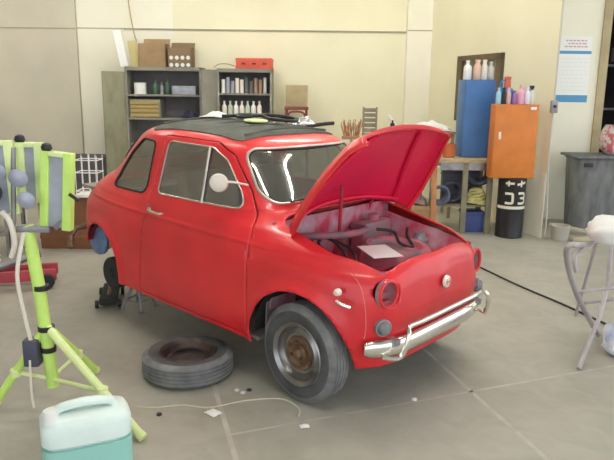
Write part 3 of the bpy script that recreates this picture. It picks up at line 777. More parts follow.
# litter on the floor
for i, (s, d, r, lab) in enumerate([(-.455, 2.94, .035, 'scrap of white tape by the floor joint near the lying tyre'), (.0, 2.82, .022, 'small white chip on the floor in front of the standing wheel'), (.571, 3.11, .016, 'tiny white fleck on the floor below the chrome bumper')]):
    rag('litter', G(s, d, .002), r, r*.8, .012, PAPER, lab, 'litter', i, i+4)
one('stone_chip', lambda bm: lathe(bm, [(0, 0), (.014, 0), (.012, .01), (0, .014)], 7), BLACK, 'dark pebble on the floor right of the lime tripod foot', 'pebble', G(-.72, 2.92))
for i, (s, d) in enumerate([(-.33, 3.17), (-.30, 3.20), (-.365, 3.20)]):
    one('stone_chip', lambda bm: lathe(bm, [(0, 0), (.016, 0), (.012, .008), (0, .010)], 6), BLACK if i == 1 else mat('chip_grey', (.6, .6, .58), .8), ['pale chip nearest the viewer beside the lying tyre', 'dark chip beside the lying tyre', 'pale chip closest to the lying tyre, left of the dark chip'][i], 'chip', G(s, d))
one('cord', lambda bm: tube(bm, smoothpath([G(s, d, .003) for s, d in ((-.85, 3.0), (-.757, 2.992), (-.62, 3.02), (-.48, 3.0), (-.30, 3.08), (-.12, 3.10), (-.03, 3.0), (-.03, 2.92))], 8), .0035, 5), mat('cord_pale', (.62, .58, .45), .8), 'thin pale cord trailing over the floor by the lying tyre', 'cord')
one('power_cable', lambda bm: tube(bm, smoothpath([G(s, d, .008) for s, d in ((1.1, 7.0), (1.42, 6.3), (1.583, 5.752), (1.776, 5.142), (1.945, 4.713), (2.068, 4.345), (2.2, 3.95))], 8), .008, 6), BLACK, 'black cable running over the floor from the bench to the trolley', 'cable')

# paint-drying lamp on lime tripod
bx, bd_ = -1.285, 3.02
t = thing('drying_lamp', G(bx, bd_), RZ, 'lime green drying lamp with grey heads on a three-legged stand', 'lamp')
top = (-.055, 0, .93)
bm = NB(); tube(bm, [(.012, 0, .10), (-.02, 0, .60), top], .030, 14); part('pole', bm, LIME, t)
for z, r in ((.41, .040), (.62, .037), (.30, .037)):
    bm = NB(); tube(bm, [(.012-.035*z, 0, z-.012), (.012-.035*z, 0, z+.012)], r, 14); part('clamp_ring', bm, BLACK, t)
for (fx, fy) in ((-.27, -.02), (.53, -.33), (.10, .36)):
    bm = NB(); a = Vector((0, 0, .42)); b = Vector((fx, fy, .028)); tube(bm, [a, b], .021, 10); lg = part('leg', bm, LIME if fx < .3 else LIMEP, t)
    bm = NB(); tube(bm, [b+(a-b)*.0, b-(a-b)*.035], .024, 10); part('leg_tip', bm, LIMEP, lg)
    bm = NB(); c = a.lerp(b, .62); tube(bm, [c, (0, 0, .14)], .010, 8); lathe(bm, [(0, -.018), (.026, -.018), (.026, .018), (0, .018)], 12, T(*c)); part('strut', bm, [LIMEP], lg)
bm = NB(); box(bm, -.11, -.035, -.05, .02, .22, .36, .012); part('control_box', bm, mat('slate_box', (.08, .08, .12), .5), t)
bm = NB(); tube(bm, smoothpath([(-.075, -.05, .26), (-.075, -.06, .10), (-.07, -.06, .01)], 4), .006, 6); tube(bm, smoothpath([(-.06, -.03, .9), (-.10, -.05, .7), (-.085, -.045, .5), (-.07, -.03, .35)], 5), .010, 7); part('cable', bm, CREAM, t)
bm = NB(); box(bm, -.10, .06, -.03, .03, .90, .93, .006); tube(bm, [(.08, 0, .92), (.12, 0, .96)], .018, 8); tube(bm, [(-.12, .0, .93), (-.10, .02, 1.30)], .012, 8); part('cross_arm', bm, GREYM, t)
# heads: (x0,x1,z0,z1,depth,yaw)
def head(x, y, z0, w, h, yaw, tilt, mframe):
    M = T(x, y, z0) @ RZm(yaw) @ RY(tilt)
    bm = NB()
    n = 10; rows = []
    for k in range(n+1):
        a = -PI/2+PI*k/n; rows.append([bm.verts.new(M @ Vector((w/2*math.sin(a), .05*math.cos(a), zz))) for zz in (.015, h-.015)])
    for a_, b_ in zip(rows, rows[1:]): bm.faces.new((a_[0], a_[1], b_[1], b_[0]))
    box(bm, -w/2, w/2, -.012, .012, .01, h-.01, .003, M)
    hd = part('lamp_head', bm, GREYP, t)
    for sx in (-1, 1):
        bm = NB(); box(bm, sx*w/2-.021, sx*w/2+.021, -.022, .022, 0, h, .004, M); part('frame_bar', bm, mframe, hd)
    bm = NB(); box(bm, -w/2+.02, w/2-.02, -.028, .028, h-.022, h, .004, M); part('end_cap', bm, LIMEP, hd)
    bm = NB(); box(bm, -w*.18, w*.30, -.043, -.033, h*.52, h*.56, .002, M @ T(0,0,0) @ RY(.5)); part('clip', bm, BLACK, hd)
    bm = NB(); lathe(bm, [(0, 0), (.02, 0), (.026, .012), (.02, .03), (.008, .036), (0, .036)], 12, M @ T(-w/2, 0, h)); part('knob', bm, BLACK, hd)
head(.085, .0, .915, .112, .37, -.12, .09, LIME)
head(-.050, .07, 1.03, .085, .29, .15, .02, LIMEP)
head(-.165, .02, .98, .10, .35, .2, -.03, LIMEP)
for (x, y, z, r) in ((-.055, -.03, 1.17, .045), (-.02, -.045, 1.07, .042), (-.145, -.04, 1.20, .04)):
    bm = NB(); lathe(bm, [(0, 0), (r*.5, .004), (r, .022), (r*1.04, .026), (r, .03), (r*.4, .045), (0, .048)], 22, T(x, y, z) @ RX(PI/2+.25)); part('reflector', bm, mat('reflector_grey', (.40, .42, .52), .4, .2, noise=.2), t)
bm = NB()
for k in range(11): tube(bm, [(-.215+.020*math.cos(a), -.02+.020*math.sin(a), 1.0-.024*k) for a in np.linspace(0, 2*PI, 16, endpoint=False)], .007, 6, closed=True)
tube(bm, [(-.215, -.02, 1.02), (-.215, -.02, .70)], .014, 8); part('ribbed_hose', bm, CREAM, t, label='cream ribbed hose')
bm = NB(); tube(bm, smoothpath([(-.15, -.04, 1.0), (-.11, -.06, .96), (-.10, -.05, .86), (-.13, -.03, .78)], 5), .013, 8); part('bracket', bm, CREAM, t, label='cream bracket')
bm = NB(); lathe(bm, [(0, -.03), (.05, -.03), (.055, 0), (.045, .035), (0, .05)], 18, T(-.20, -.05, 1.09) @ RX(PI/2)); part('fan_housing', bm, mat('navy', (.05, .05, .09), .5), t)

# jerry can
t = thing('jerry_can', G(-.845, 2.275), RZ+.42, 'translucent plastic can half full of turquoise liquid at the lower left', 'can')
def canbody(bm, z0, z1, sx=.165, sy=.105, r=.05, top=False, grow=0.):
    rings = []
    prof = [(z0, -.012), (z0+.015, 0), (z1-(.03 if top else .0), 0)] + ([(z1-.012, -.01), (z1, -.03)] if top else [])
    for z, o in prof:
        ring = []
        for k in range(40):
            a = 2*PI*k/40; c, s = math.cos(a), math.sin(a)
            ring.append(bm.verts.new(((sx+o+grow)*math.copysign(abs(c)**.45, c), (sy+o+grow)*math.copysign(abs(s)**.45, s), z)))
        rings.append(ring)
    for a, b in zip(rings, rings[1:]):
        for k in range(40): bm.faces.new((a[k], a[(k+1) % 40], b[(k+1) % 40], b[k]))
    bm.faces.new(rings[0][::-1]); bm.faces.new(rings[-1])
bm = NB(); canbody(bm, .265, .375, top=True); part('can_shell', bm, CANW, t, label='milky empty upper half')
bm = NB(); canbody(bm, 0, .2645); part('liquid', bm, TEAL, t, label='turquoise filled lower half')
bm = NB(); tube(bm, smoothpath([(-.11, 0, .365), (-.09, 0, .392), (0, 0, .402), (.09, 0, .392), (.11, 0, .365)], 5), .022, 10, flat=.8); part('handle', bm, CANW, t)
bm = NB(); lathe(bm, [(0, .42), (.024, .42), (.027, .41), (.027, .385), (.030, .370)], 20, T(-.125, -.05, -.005)); part('cap', bm, WHITE, t)
bm = NB(); box(bm, -.14, -.04, -.112, -.104, .03, .16, .003); part('label', bm, mat('can_label', (.75, .75, .85), .6, col2=(.25, .2, .35), nscale=40, thr=(.5, .6)), t)

# tubular trolley at right edge with bag
t = thing('trolley', G(1.785, 3.85), RZ, 'grey tubular folding frame standing at the right edge', 'frame')
o_ = Vector((1.85, 3.85, 0))
def L_(s, d, z): return (s-1.85, d-3.85, z)
bm = NB(); tube(bm, smoothpath([L_(1.90, 4.15, .60), L_(1.66, 3.72, .70), L_(1.605, 3.67, .71), L_(1.60, 3.70, .66), L_(1.67, 3.78, .50), L_(1.80, 3.92, .30), L_(1.90, 3.98, .16), L_(2.0, 4.02, .02)], 6), .018, 10); part('side_rail', bm, TUBE, t)
bm = NB(); tube(bm, smoothpath([L_(2.05, 4.3, .60), L_(1.78, 3.95, .60), L_(1.72, 3.86, .58), L_(1.73, 3.84, .50)], 6), .014, 10); part('side_rail', bm, TUBE, t)
bm = NB(); tube(bm, [L_(1.655, 3.50, .012), L_(1.885, 3.80, .22), L_(2.0, 3.98, .36), L_(2.15, 4.3, .58)], .014, 8); part('leg', bm, TUBE, t)
bm = NB(); tube(bm, [L_(2.25, 3.9, .016), L_(2.2, 4.0, .30), L_(1.86, 3.96, .26)], .012, 8); part('leg', bm, TUBE, t)
bm = NB(); tube(bm, [L_(2.0, 4.40, .016), L_(2.05, 4.3, .60)], .012, 8); part('leg', bm, TUBE, t)
bm = NB(); tube(bm, [L_(1.76, 3.88, .36), L_(2.3, 3.9, .42)], .011, 8); part('cross_bar', bm, TUBE, t)
def bagf(bm, sx, sy, sz, seed):
    rnd = random.Random(seed); r = bmesh.ops.create_icosphere(bm, subdivisions=3, radius=1)
    for v in r['verts']:
        k = 1+rnd.uniform(-.10, .10); c = v.co
        v.co = Vector((math.copysign(abs(c.x)**.7, c.x)*sx*k, math.copysign(abs(c.y)**.7, c.y)*sy*k, max(0, (c.z+.9)*.53*sz*k)))
one('carrier_bag', lambda bm: bagf(bm, .15, .12, .17, 2), WHITE, 'white bag resting on the grey tubular frame at the right edge', 'bag', G(1.99, 4.12, .622), RZ, angle=None)
one('carrier_bag', lambda bm: bagf(bm, .16, .10, .20, 8), mat('bag_bluewhite', (.75, .78, .85), .5, col2=(.30, .40, .66), nscale=9, thr=(.45, .6)), 'blue and white bag on the floor under the tubular frame', 'bag', G(1.99, 3.74, .0), RZ, angle=None)

# ------------------------------------------------------------------ left background
t = thing('wire_rack', G(-2.14, 6.2, .53), RZ, 'white wire rack standing on the brown box', 'rack')
bm = NB()
for k in range(4): x = -.105+.07*k; tube(bm, [(x, 0, .0), (x, 0, .42-.02*(k % 2))], .0045, 6); tube(bm, [(x, .18, .0), (x, .18, .40)], .004, 6)
part('wire_grid', bm, WHITE, t)
for z in (.06, .24, .36):
    bm = NB(); tube(bm, [(-.11, 0, z), (.11, 0, z), (.11, .18, z), (-.11, .18, z)], .005, 6, closed=True); part('shelf_wire', bm, WHITE, t)
bm = NB(); box(bm, -.12, .12, -.02, .2, 0, .03, .008); part('tray', bm, PAPER, t)
one('crate', lambda bm: (box(bm, -.40, .28, 0, .5, 0, .52, .006), box(bm, -.405, .285, -.005, .505, .10, .14, .004)), BROWN, 'reddish brown box on the floor behind the lime lamp', 'box', G(-2.25, 6.25), RZ)
one('dark_gap_box', lambda bm: (box(bm, -.55, .04, 0, .4, 0, .55, .01), box(bm, -.57, .06, -.02, .42, .55, .60, .01)), mat('gap_dark', (.09, .08, .09), .6, noise=.3), 'added dark box for the dark gap low on the back wall left of the cabinets', 'chest', G(-2.95, 9.3), RZ)  # box added to give the dark gap below the white wall panel
t = thing('floor_jack', G(-2.35, 5.0), RZ+.3, 'red and dark workshop jack on the floor at the left edge', 'jack')
bm = NB(); box(bm, -.32, .32, -.12, -.08, .06, .15, .01); box(bm, -.32, .32, .08, .12, .06, .15, .01); box(bm, -.30, -.18, -.1, .1, .06, .2, .01); part('frame', bm, mat('jack_red', (.45, .06, .08), .5, noise=.2), t)
for x in (-.25, .25):
    for y in (-.14, .14):
        bm = NB(); lathe(bm, [(0, -.02), (.055, -.02), (.06, 0), (.055, .02), (0, .02)], 18, T(x, y, .06) @ RX(PI/2)); part('wheel', bm, BLACK, t)
bm = NB(); tube(bm, [(-.25, 0, .16), (-.05, .02, .75)], .018, 8); part('handle', bm, GREYM, t)
bm = NB(); tube(bm, [(-.2, 0, .14), (.2, 0, .26)], .03, 8); part('lifting_arm', bm, GREYM, t)
t = thing('parts_rack', G(-3.05, 5.9), RZ, 'dark metal rack of parts at the left edge behind the lamp', 'rack')
for x in (-.45, .22):
    for y in (0, .35):
        bm = NB(); box(bm, x, x+.03, y, y+.03, 0, .90); part('upright', bm, STEEL, t, smooth=False)
for z in (.2, .55, .86):
    bm = NB(); box(bm, -.45, .25, 0, .38, z, z+.02, .003); part('shelf', bm, STEEL, t)
for i, (x, z, w, h, m_, lb) in enumerate([(-.32, .57, .14, .20, GREYP, 'grey tin on the middle shelf of the dark left rack'), (-.10, .57, .12, .16, BROWN, 'brown tin on the middle shelf of the dark left rack'), (.10, .57, .12, .22, CREAM, 'cream tin on the middle shelf of the dark left rack'), (-.2, .22, .20, .22, REDBOX, 'red box on the low shelf of the dark left rack')]):
    q = G(-3.05+x, 6.08, z+.001)
    if 'tin' in lb: one('tin', lambda bm: lathe(bm, [(0, 0), (w/2, 0), (w/2, .01), (w/2-.004, .014), (w/2-.004, h-.014), (w/2, h-.01), (w/2, h), (w/2-.01, h-.004), (0, h-.004)], 20), m_, lb, 'tin', q)
    else: one('parts_box', lambda bm: (box(bm, -w/2, w/2, -.09, .09, 0, h-.03, .006), box(bm, -w/2-.006, w/2+.006, -.096, .096, h-.05, h, .006)), m_, lb, 'box', q, RZ)

# ------------------------------------------------------------------ back cabinets
def cabinet(x0, x1, D, H, shelves, label):
    """open-fronted steel cabinet, local x along the wall"""
    t = thing('steel_cabinet', G((x0+x1)/2, D), RZ, label, 'cabinet')
    w = (x1-x0)/2; dp = .42
    bm = NB(); th = .03
    box(bm, -w, -w+th, 0, dp, 0, H); box(bm, w-th, w, 0, dp, 0, H); box(bm, -w, w, 0, dp, H-.05, H); box(bm, -w, w, 0, dp, 0, .08)
    part('carcass', bm, CABG, t, smooth=False)
    bm = NB(); box(bm, -w+th, w-th, dp-.02, dp, .08, H-.05); part('back_panel', bm, CABIN, t, smooth=False)
    for z in shelves:
        bm = NB(); box(bm, -w+th, w-th, .01, dp-.02, z-.025, z); part('shelf', bm, CABG, t, smooth=False)
    return t
c1 = cabinet(-2.60, -1.52, 9.35, 1.87, (.40, .80, 1.16, 1.49), 'left grey steel cabinet with an open door and carton boxes on top')
bm = NB(); box(bm, -.02, .0, -.33, 0, .06, 1.80, .004, T(-.54, .02, 0) @ RZm(-.95)); dd_ = part('cabinet_door', bm, OLIVE, c1, label='stained olive door standing open')
bm = NB(); tube(bm, [Vector((-.025, -.29, z)) for z in (.88, 1.0)], .009, 6); bmesh.ops.transform(bm, matrix=T(-.54, .02, 0) @ RZm(-.95), verts=bm.verts[:]); part('handle', bm, GREYM, dd_)
for z in (.93, 1.02, 1.11):
    pass
bm = NB(); box(bm, -.50, -.06, .03, .35, 1.161, 1.42, .004); dr = part('drawer_unit', bm, CABG, c1)
for k in range(4):
    bm = NB(); box(bm, -.48, -.08, .015, .03, 1.175+.058*k, 1.222+.058*k, .004); part('drawer', bm, mat('drawer_ochre', (.42, .30, .10), .5), dr)
c2 = cabinet(-1.30, -.52, 9.35, 1.86, (.45, .80, 1.17, 1.52), 'right grey steel shelf cabinet with rows of tins and red crate')
bm = NB(); box(bm, -.02, .0, -.28, 0, .06, 1.84, .004, T(-.385, .02, 0) @ RZm(-.72)); part('cabinet_door', bm, CABG, c2, label='grey door standing open')
# rows of tins and bottles inside
def tinf(r, h): return lambda bm: lathe(bm, [(0, 0), (r, 0), (r, .006), (r*.96, .01), (r*.96, h-.012), (r, h-.008), (r, h), (r*.9, h-.004), (0, h-.004)], 16)
def bottlef(r, h, neck=.35): return lambda bm: lathe(bm, [(0, 0), (r*.9, 0), (r, .008), (r, h*.62), (r*.9, h*.70), (r*neck, h*.80), (r*neck, h*.90), (r*neck*1.2, h*.905), (r*neck*1.2, h), (0, h)], 16)
tinm = [WHITE, TIN, mat('tin_brown', (.3, .2, .14), .5), mat('tin_dark', (.12, .12, .13), .5), CREAM, GREYP]
x = -1.22; i = 0
ord_ = ['leftmost', 'second', 'third', 'fourth', 'fifth', 'sixth', 'seventh', 'eighth', 'ninth', 'tenth', 'eleventh', 'twelfth']
while x < -.62:
    m_ = tinm[(i*5+i//2) % 6]; h = [.19, .22, .17, .21][i % 4]
    one('tin', tinf(.029, h), m_, '%s slim tin on the upper shelf of the right cabinet' % ord_[i], 'tin', G(x, 9.44, 1.522), group='tins on the upper shelf of the right cabinet'); x += .066; i += 1
x = -1.21; i = 0
while x < -.64:
    m_ = [CREAM, mat('bottle_green_white', (.55, .60, .45), .4), WHITE][i % 3]
    one('bottle', bottlef(.036, .24, .4), m_, '%s pale bottle on the second shelf of the right cabinet' % ord_[i], 'bottle', G(x, 9.44, 1.172), group='bottles on the second shelf of the right cabinet'); x += .084; i += 1
for i, (x, r, h, m_, lb) in enumerate([(-2.42, .09, .16, WHITE, 'wide white tub at the left of the upper cabinet shelf'), (-2.20, .035, .20, GREEN, 'dark green bottle beside the white tub in the left cabinet'), (-2.11, .03, .17, GREYM, 'grey bottle in the middle of the left cabinet upper shelf'), (-2.03, .032, .22, GREEN, 'tall green bottle in the middle of the left cabinet upper shelf')]):
    one('tub' if r > .05 else 'bottle', tinf(r, h) if r > .05 else bottlef(r, h), m_, lb, 'tub' if r > .05 else 'bottle', G(x, 9.48, 1.492))
one('spray_gun_case', lambda bm: (box(bm, -.17, .17, -.09, .09, 0, .12, .01), box(bm, -.05, .05, -.1, -.09, .05, .08, .003), box(bm, -.172, .172, -.092, .092, .06, .068, .001)), GREYP, 'grey case at the right of the left cabinet upper shelf', 'case', G(-1.78, 9.48, 1.492), RZ)
rag('work_glove', G(-1.72, 9.47, 1.163), .12, .09, .12, mat('glove_navy', (.03, .03, .07), .8), 'dark blue cloth bundled in the left cabinet', 'cloth', .2, 12)
# on top of the cabinets
def cartonf(w, d, h, open_=True):
    def f(bm):
        t_ = .008
        box(bm, -w/2, w/2, 0, d, 0, t_); box(bm, -w/2, -w/2+t_, 0, d, 0, h); box(bm, w/2-t_, w/2, 0, d, 0, h); box(bm, -w/2, w/2, 0, t_, 0, h); box(bm, -w/2, w/2, d-t_, d, 0, h)
        box(bm, -w/2, w/2, -.002, .10, h-.001, h+.006, 0, T(0, d, h) @ RX(.9) @ T(0, 0, -h))
    return f
one('carton', cartonf(.38, .30, .32), CARD, 'open brown carton on the left cabinet', 'carton', G(-2.215, 9.40, 1.872), RZ, smooth=False)
bxo = one('bottle_carton', cartonf(.34, .26, .27), mat('printed_carton', (.22, .15, .09), .8), 'dark carton of white-capped bottles on the left cabinet', 'carton', G(-1.83, 9.42, 1.872), RZ, smooth=False)
for r_ in range(2):
    for k in range(4):
        bm = NB(); lathe(bm, [(0, 0), (.028, 0), (.028, .06), (.012, .075), (.012, .09), (0, .09)], 12, T(-.12+.08*k, -.003, .03+.10*r_) @ RX(PI/2) @ T(0,0,-.02) @ Matrix.Scale(.35, 4, (0,0,1)))
        part('bottle_print', bm, WHITE, bxo)
one('board', lambda bm: box(bm, -.055, .055, 0, .02, 0, .50, .002), WHITE, 'white board leaning over the left end of the cabinet top', 'board', G(-2.60, 9.36, 1.872), rot=(-.10, -.16, RZ+.5))
one('board', lambda bm: box(bm, -.06, .06, 0, .02, 0, .36, .002), mat('yellow_board', (.55, .48, .22), .7), 'yellowish board standing between white board and carton', 'board', G(-2.475, 9.48, 1.872), rot=(-.06, -.10, RZ+.2))
one('wire', lambda bm: tube(bm, smoothpath([G(-2.62, 9.80, 4.28), G(-2.63, 9.79, 3.0), G(-2.56, 9.78, 2.4), G(-2.50, 9.72, 2.24)], 6), .008, 6), mat('wire_tan', (.45, .36, .2), .6), 'thin tan wire hanging down the back wall above the boards', 'wire')
t = one('crate', lambda bm: (box(bm, -.255, .255, 0, .30, 0, .145, .008), box(bm, -.262, .262, -.006, .306, .115, .135, .004), box(bm, -.262, .262, -.006, .306, .0, .018, .004)), REDBOX, 'red crate on top of the right cabinet', 'crate', G(-.775, 9.36, 1.862), RZ)
for k in (-1, 0, 1):
    bm = NB(); box(bm, -.03+k*.15, .03+k*.15, -.011, -.004, .055, .08, .002); part('grip_slot', bm, mat('slot_dark', (.15, .03, .02), .6), t)
one('metal_sheet', lambda bm: tube(bm, smoothpath([(-.17, 0, .0), (-.10, 0, .045), (.02, 0, .05), (.15, 0, .015)], 4), .012, 8, flat=.4), OLIVE, 'bent grey-green strip on the right cabinet left of the crate', 'strip', G(-1.19, 9.5, 1.876), RZ)
t = thing('stool', G(-.17, 9.25), RZ, 'dark red wooden stool by the back wall right of the cabinets', 'stool')
bm = NB(); box(bm, -.17, .17, -.02, .30, 1.30, 1.345, .008); part('seat', bm, mat('stool_red', (.22, .06, .04), .5), t)
for sx in (-.14, .14):
    for y in (.02, .26):
        bm = NB(); tube(bm, [(sx, y, 1.30), (sx*1.2, y, 0)], .018, 8); part('leg', bm, mat('stool_red', (.2, .05, .04), .5), t)
bm = NB(); tube(bm, smoothpath([(-.13, .0, 1.20), (-.08, .0, 1.27), (.08, .0, 1.27), (.13, .0, 1.20)], 4), .014, 6); part('rail', bm, MATS['stool_red'], t)
one('carton', lambda bm: (box(bm, -.155, .155, 0, .26, 0, .295, .005), box(bm, -.157, .157, .10, .16, .294, .2975, 0)), CARDL, 'closed pale carton standing on the dark red stool', 'carton', G(-.17, 9.26, 1.346), RZ)
# behind the bonnet
t = thing('slatted_chair', G(.81, 8.6), RZ, 'grey-brown slatted chair back showing behind the raised lid', 'chair')
for sx in (-.085, .085):
    bm = NB(); box(bm, sx-.012, sx+.012, 0, .03, 0, 1.37, .004); part('upright', bm, mat('grey_brown', (.26, .23, .17), .7, noise=.2), t)
bm = NB()
for k in range(6): box(bm, -.075, .075, .006, .018, .98+.065*k, 1.03+.065*k, .002)
part('slat', bm, MATS['grey_brown'], t)
bm = NB(); box(bm, -.09, .09, -.32, .03, .44, .47, .004); part('seat', bm, MATS['grey_brown'], t)
for sx in (-.085, .085):
    bm = NB(); box(bm, sx-.012, sx+.012, -.32, -.29, 0, .44); part('leg', bm, MATS['grey_brown'], t)
t = thing('broom', G(.55, 8.3), RZ, 'upturned broom with ragged orange bristles behind the car roof', 'broom')
bm = NB(); tube(bm, [(.02, 0, 0), (0, .0, 1.0)], .014, 8); part('handle', bm, WOOD, t)
bm = NB(); rnd = random.Random(4)
for k in range(46):
    a = rnd.uniform(-.13, .13); y = rnd.uniform(-.02, .02); tube(bm, [(a*.75, y, 1.0), (a+rnd.uniform(-.03, .03), y, 1.13+rnd.uniform(0, .10))], .004, 4)
part('bristles', bm, mat('bristle', (.48, .22, .10), .8, noise=.3), t)
bm = NB(); box(bm, -.12, .12, -.025, .025, .97, 1.01, .008); part('broom_head', bm, mat('broom_head_paint', (.4, .2, .12), .6), t)
t = thing('easel_table', G(1.42, 8.3), RZ, 'low table with pale sheets behind the raised lid', 'table')
bm = NB(); box(bm, -.42, .42, -.25, .25, 1.06, 1.09, .004); part('table_top', bm, WOOD, t)
for sx in (-.38, .38):
    for y in (-.2, .2):
        bm = NB(); box(bm, sx-.02, sx+.02, y-.02, y+.02, 0, 1.06); part('leg', bm, WOOD, t)
rag('paper_heap', G(1.50, 8.25, 1.092), .30, .16, .14, PAPER, 'heap of pale crumpled sheets behind the raised lid', 'paper', RZ, 9)
one('paper_roll', lambda bm: tube(bm, [(0, 0, 0), (-.13, 0, .17)], .02, 8), PAPER, 'pale rolled sheet sticking up left of the crumpled sheets', 'roll', G(1.13, 8.2, 1.11), RZ)
one('bottle', bottlef(.028, .13), BLACK, 'small black bottle behind the raised lid left of the pale roll', 'bottle', G(1.05, 8.14, 1.092))

# ------------------------------------------------------------------ workbench
bx0, bx1, by0, by1 = 1.46, 2.36, 7.14, 7.74
t = thing('workbench', G(1.85, 7.3), RZ, 'workbench with pale wooden top under the blue cabinet', 'workbench')
def LB(s, d): return s-1.85, d-7.3
bm = NB(); box(bm, -.40, .25, -.14, .40, .805, .85, .004); part('bench_top', bm, WOOD, t)
bm = NB(); box(bm, -.36, .21, -.10, -.07, .72, .805); box(bm, -.36, .21, .33, .36, .72, .805); part('apron', bm, STEEL, t)
for sx, sy in ((-.08, -.09), (.20, -.09), (-.36, .34), (.20, .34)):
    bm = NB(); box(bm, sx-.03, sx+.03, sy-.02, sy+.02, 0, .805, .003); part('leg', bm, mat('bench_leg', (.24, .22, .15), .6, noise=.2), t)
bm = NB(); box(bm, -.36, .22, -.06, .34, .30, .32, .003); part('shelf', bm, MATS['bench_leg'], t)
one('hose_coil', lambda bm: [tube(bm, [(.105*math.cos(a)*(1-.08*k), .03*k-.03+.012*math.sin(3*a), .13+.11*math.sin(a)*(1-.06*k)) for a in np.linspace(0, 2*PI, 28, endpoint=False)], .022, 8, closed=True) for k in range(3)], mat('hose_slate', (.05, .06, .09), .5), 'dark coiled hose on the bench shelf left of the leg', 'hose', G(1.665, 7.38, .322), RZ)
one('hose_coil', lambda bm: [tube(bm, [(.13*math.cos(a)*(1-.08*k), .04*k-.05+.012*math.sin(3*a), .14+.13*math.sin(a)*(1-.06*k)) for a in np.linspace(0, 2*PI, 28, endpoint=False)], .026, 8, closed=True) for k in range(3)], mat('hose_slate', (.05, .06, .09), .5), 'dark coiled hose on the bench shelf right of the leg', 'hose', G(1.95, 7.36, .545), RZ)
one('dark_backing', lambda bm: (box(bm, -.22, .20, 0, .14, 0, .36, .006), box(bm, -.225, .205, -.005, .145, .30, .33, .003)), mat('backing_slate', (.10, .10, .13), .6, noise=.2), 'added dark box that darkens the back of the bench shelf', 'crate', G(1.80, 7.47, .322), RZ)  # dark box added to darken the background under the bench
one('hose_coil', lambda bm: [tube(bm, [(.10*math.cos(a)*(1-.1*k), .03*k-.03+.012*math.sin(3*a+k), .11+.10*math.sin(a)*(1-.08*k)) for a in np.linspace(0, 2*PI, 24, endpoint=False)], .020, 8, closed=True) for k in range(3)], mat('hose_slate2', (.10, .12, .20), .5), 'small blue-grey hose coil at the left of the bench shelf', 'hose', G(1.50, 7.25, .322), RZ)
one('rope_coil', lambda bm: [tube(bm, [((.13-.012*k)*math.cos(a), (.10-.01*k)*math.sin(a), .02+.028*k+.01*math.sin(2*a+k)) for a in np.linspace(0, 2*PI, 28, endpoint=False)], .016, 7, closed=True) for k in range(6)], YELLOW, 'yellow rope coil on the bench shelf above the blue bin', 'rope', G(1.94, 7.33, .322), RZ)
one('tool_bin', lambda bm: (box(bm, -.13, .10, -.1, .14, 0, .22, .012), box(bm, -.14, .11, -.11, .15, .20, .235, .006)), mat('bin_blue', (.05, .08, .25), .5), 'dark blue bin on the floor under the bench', 'bin', G(1.93, 7.36), RZ)
one('orange_pot', lambda bm: lathe(bm, [(0, 0), (.055, 0), (.07, .01), (.075, .14), (.08, .15), (.07, .15), (.065, .02), (0, .02)], 20), mat('pot_orange', (.55, .15, .05), .5), 'orange pot on the bench beside the blue cabinet', 'pot', G(1.60, 7.35, .852))
one('spray_can', bottlef(.035, .20, .5), CREAM, 'cream bottle on the bench behind the orange pot', 'bottle', G(1.56, 7.50, .852))
for i, (s, d, w, h, m_, lb) in enumerate([(1.22, 7.72, .28, .42, BROWN, 'brown wooden box on the floor left of the bench'), (1.30, 7.35, .20, .30, mat('tan_box', (.40, .26, .14), .8), 'tan box on the floor in front of the brown box')]):
    one('wooden_box', lambda bm: (box(bm, -w/2, w/2, -w/2, w/2, 0, h, .005), [box(bm, -w/2-.006, w/2+.006, -w/2-.006, w/2+.006, h*k, h*k+.03, .003) for k in (.1, .8)]), m_, lb, 'box', G(s, d), RZ)
rag('rags', G(1.30, 7.35, .302), .09, .09, .12, mat('rag_dark', (.10, .08, .11), .9, col2=(.3, .2, .16), nscale=14), 'heap of dark rags on the tan box', 'rags', .3, 21)
t = thing('wood_plank', G(1.40, 7.02), RZ, 'orange-brown plank leaning by the left end of the bench', 'plank')
bm = NB(); box(bm, -.03, .03, -.012, .012, 0, .80, .003, RX(-.12)); part('plank_body', bm, mat('plank_orange', (.45, .20, .08), .6, noise=.2), t)

# blue cabinet on the bench
t = thing('wall_cabinet', G(1.925, 7.36, .852), RZ+.06, 'blue steel cabinet standing on the workbench', 'cabinet')
bm = NB(); box(bm, -.185, .165, 0, .28, 0, .86, .006); part('cabinet_body', bm, BLUE, t)
bm = NB(); box(bm, -.180, .160, -.016, -.002, .006, .854, .005); dd_ = part('cabinet_door', bm, BLUE, t)
bm = NB(); box(bm, .125, .14, -.028, -.016, .40, .48, .003); part('handle', bm, GREYM, dd_)
# black drum with white marks and orange cabinet on it
dpos = G(2.265, 7.09)
t = thing('drum', dpos, RZ, 'black drum with white lettering under the orange cabinet', 'drum')
bm = NB(); lathe(bm, [(0, 0), (.145, 0), (.152, .01), (.148, .02), (.148, .30), (.152, .305), (.152, .315), (.148, .32), (.148, .64), (.152, .65), (.150, .664), (.0, .664)], 40); dbody = part('drum_body', bm, mat('drum_black', (.018, .018, .02), .4, noise=.3), t)
def onbar(bm, pts, w=.013, r=.1500):
    P = smoothpath(pts, 5)
    N = len(P); prev = None; vs = []
    for i in range(N):
        a = P[max(i-1, 0)]; b = P[min(i+1, N-1)]; tx, tz = b.x-a.x, b.y-a.y; l = math.hypot(tx, tz) or 1; nx, nz = -tz/l*w, tx/l*w
        for sg in (1, -1):
            X = P[i].x+nx*sg; Z = P[i].y+nz*sg; th_ = X/r-PI/2
            vs.append(bm.verts.new((r*math.cos(th_), r*math.sin(th_), Z)))
    for i in range(N-1): bm.faces.new((vs[2*i], vs[2*i+1], vs[2*i+3], vs[2*i+2]))
bm = NB()
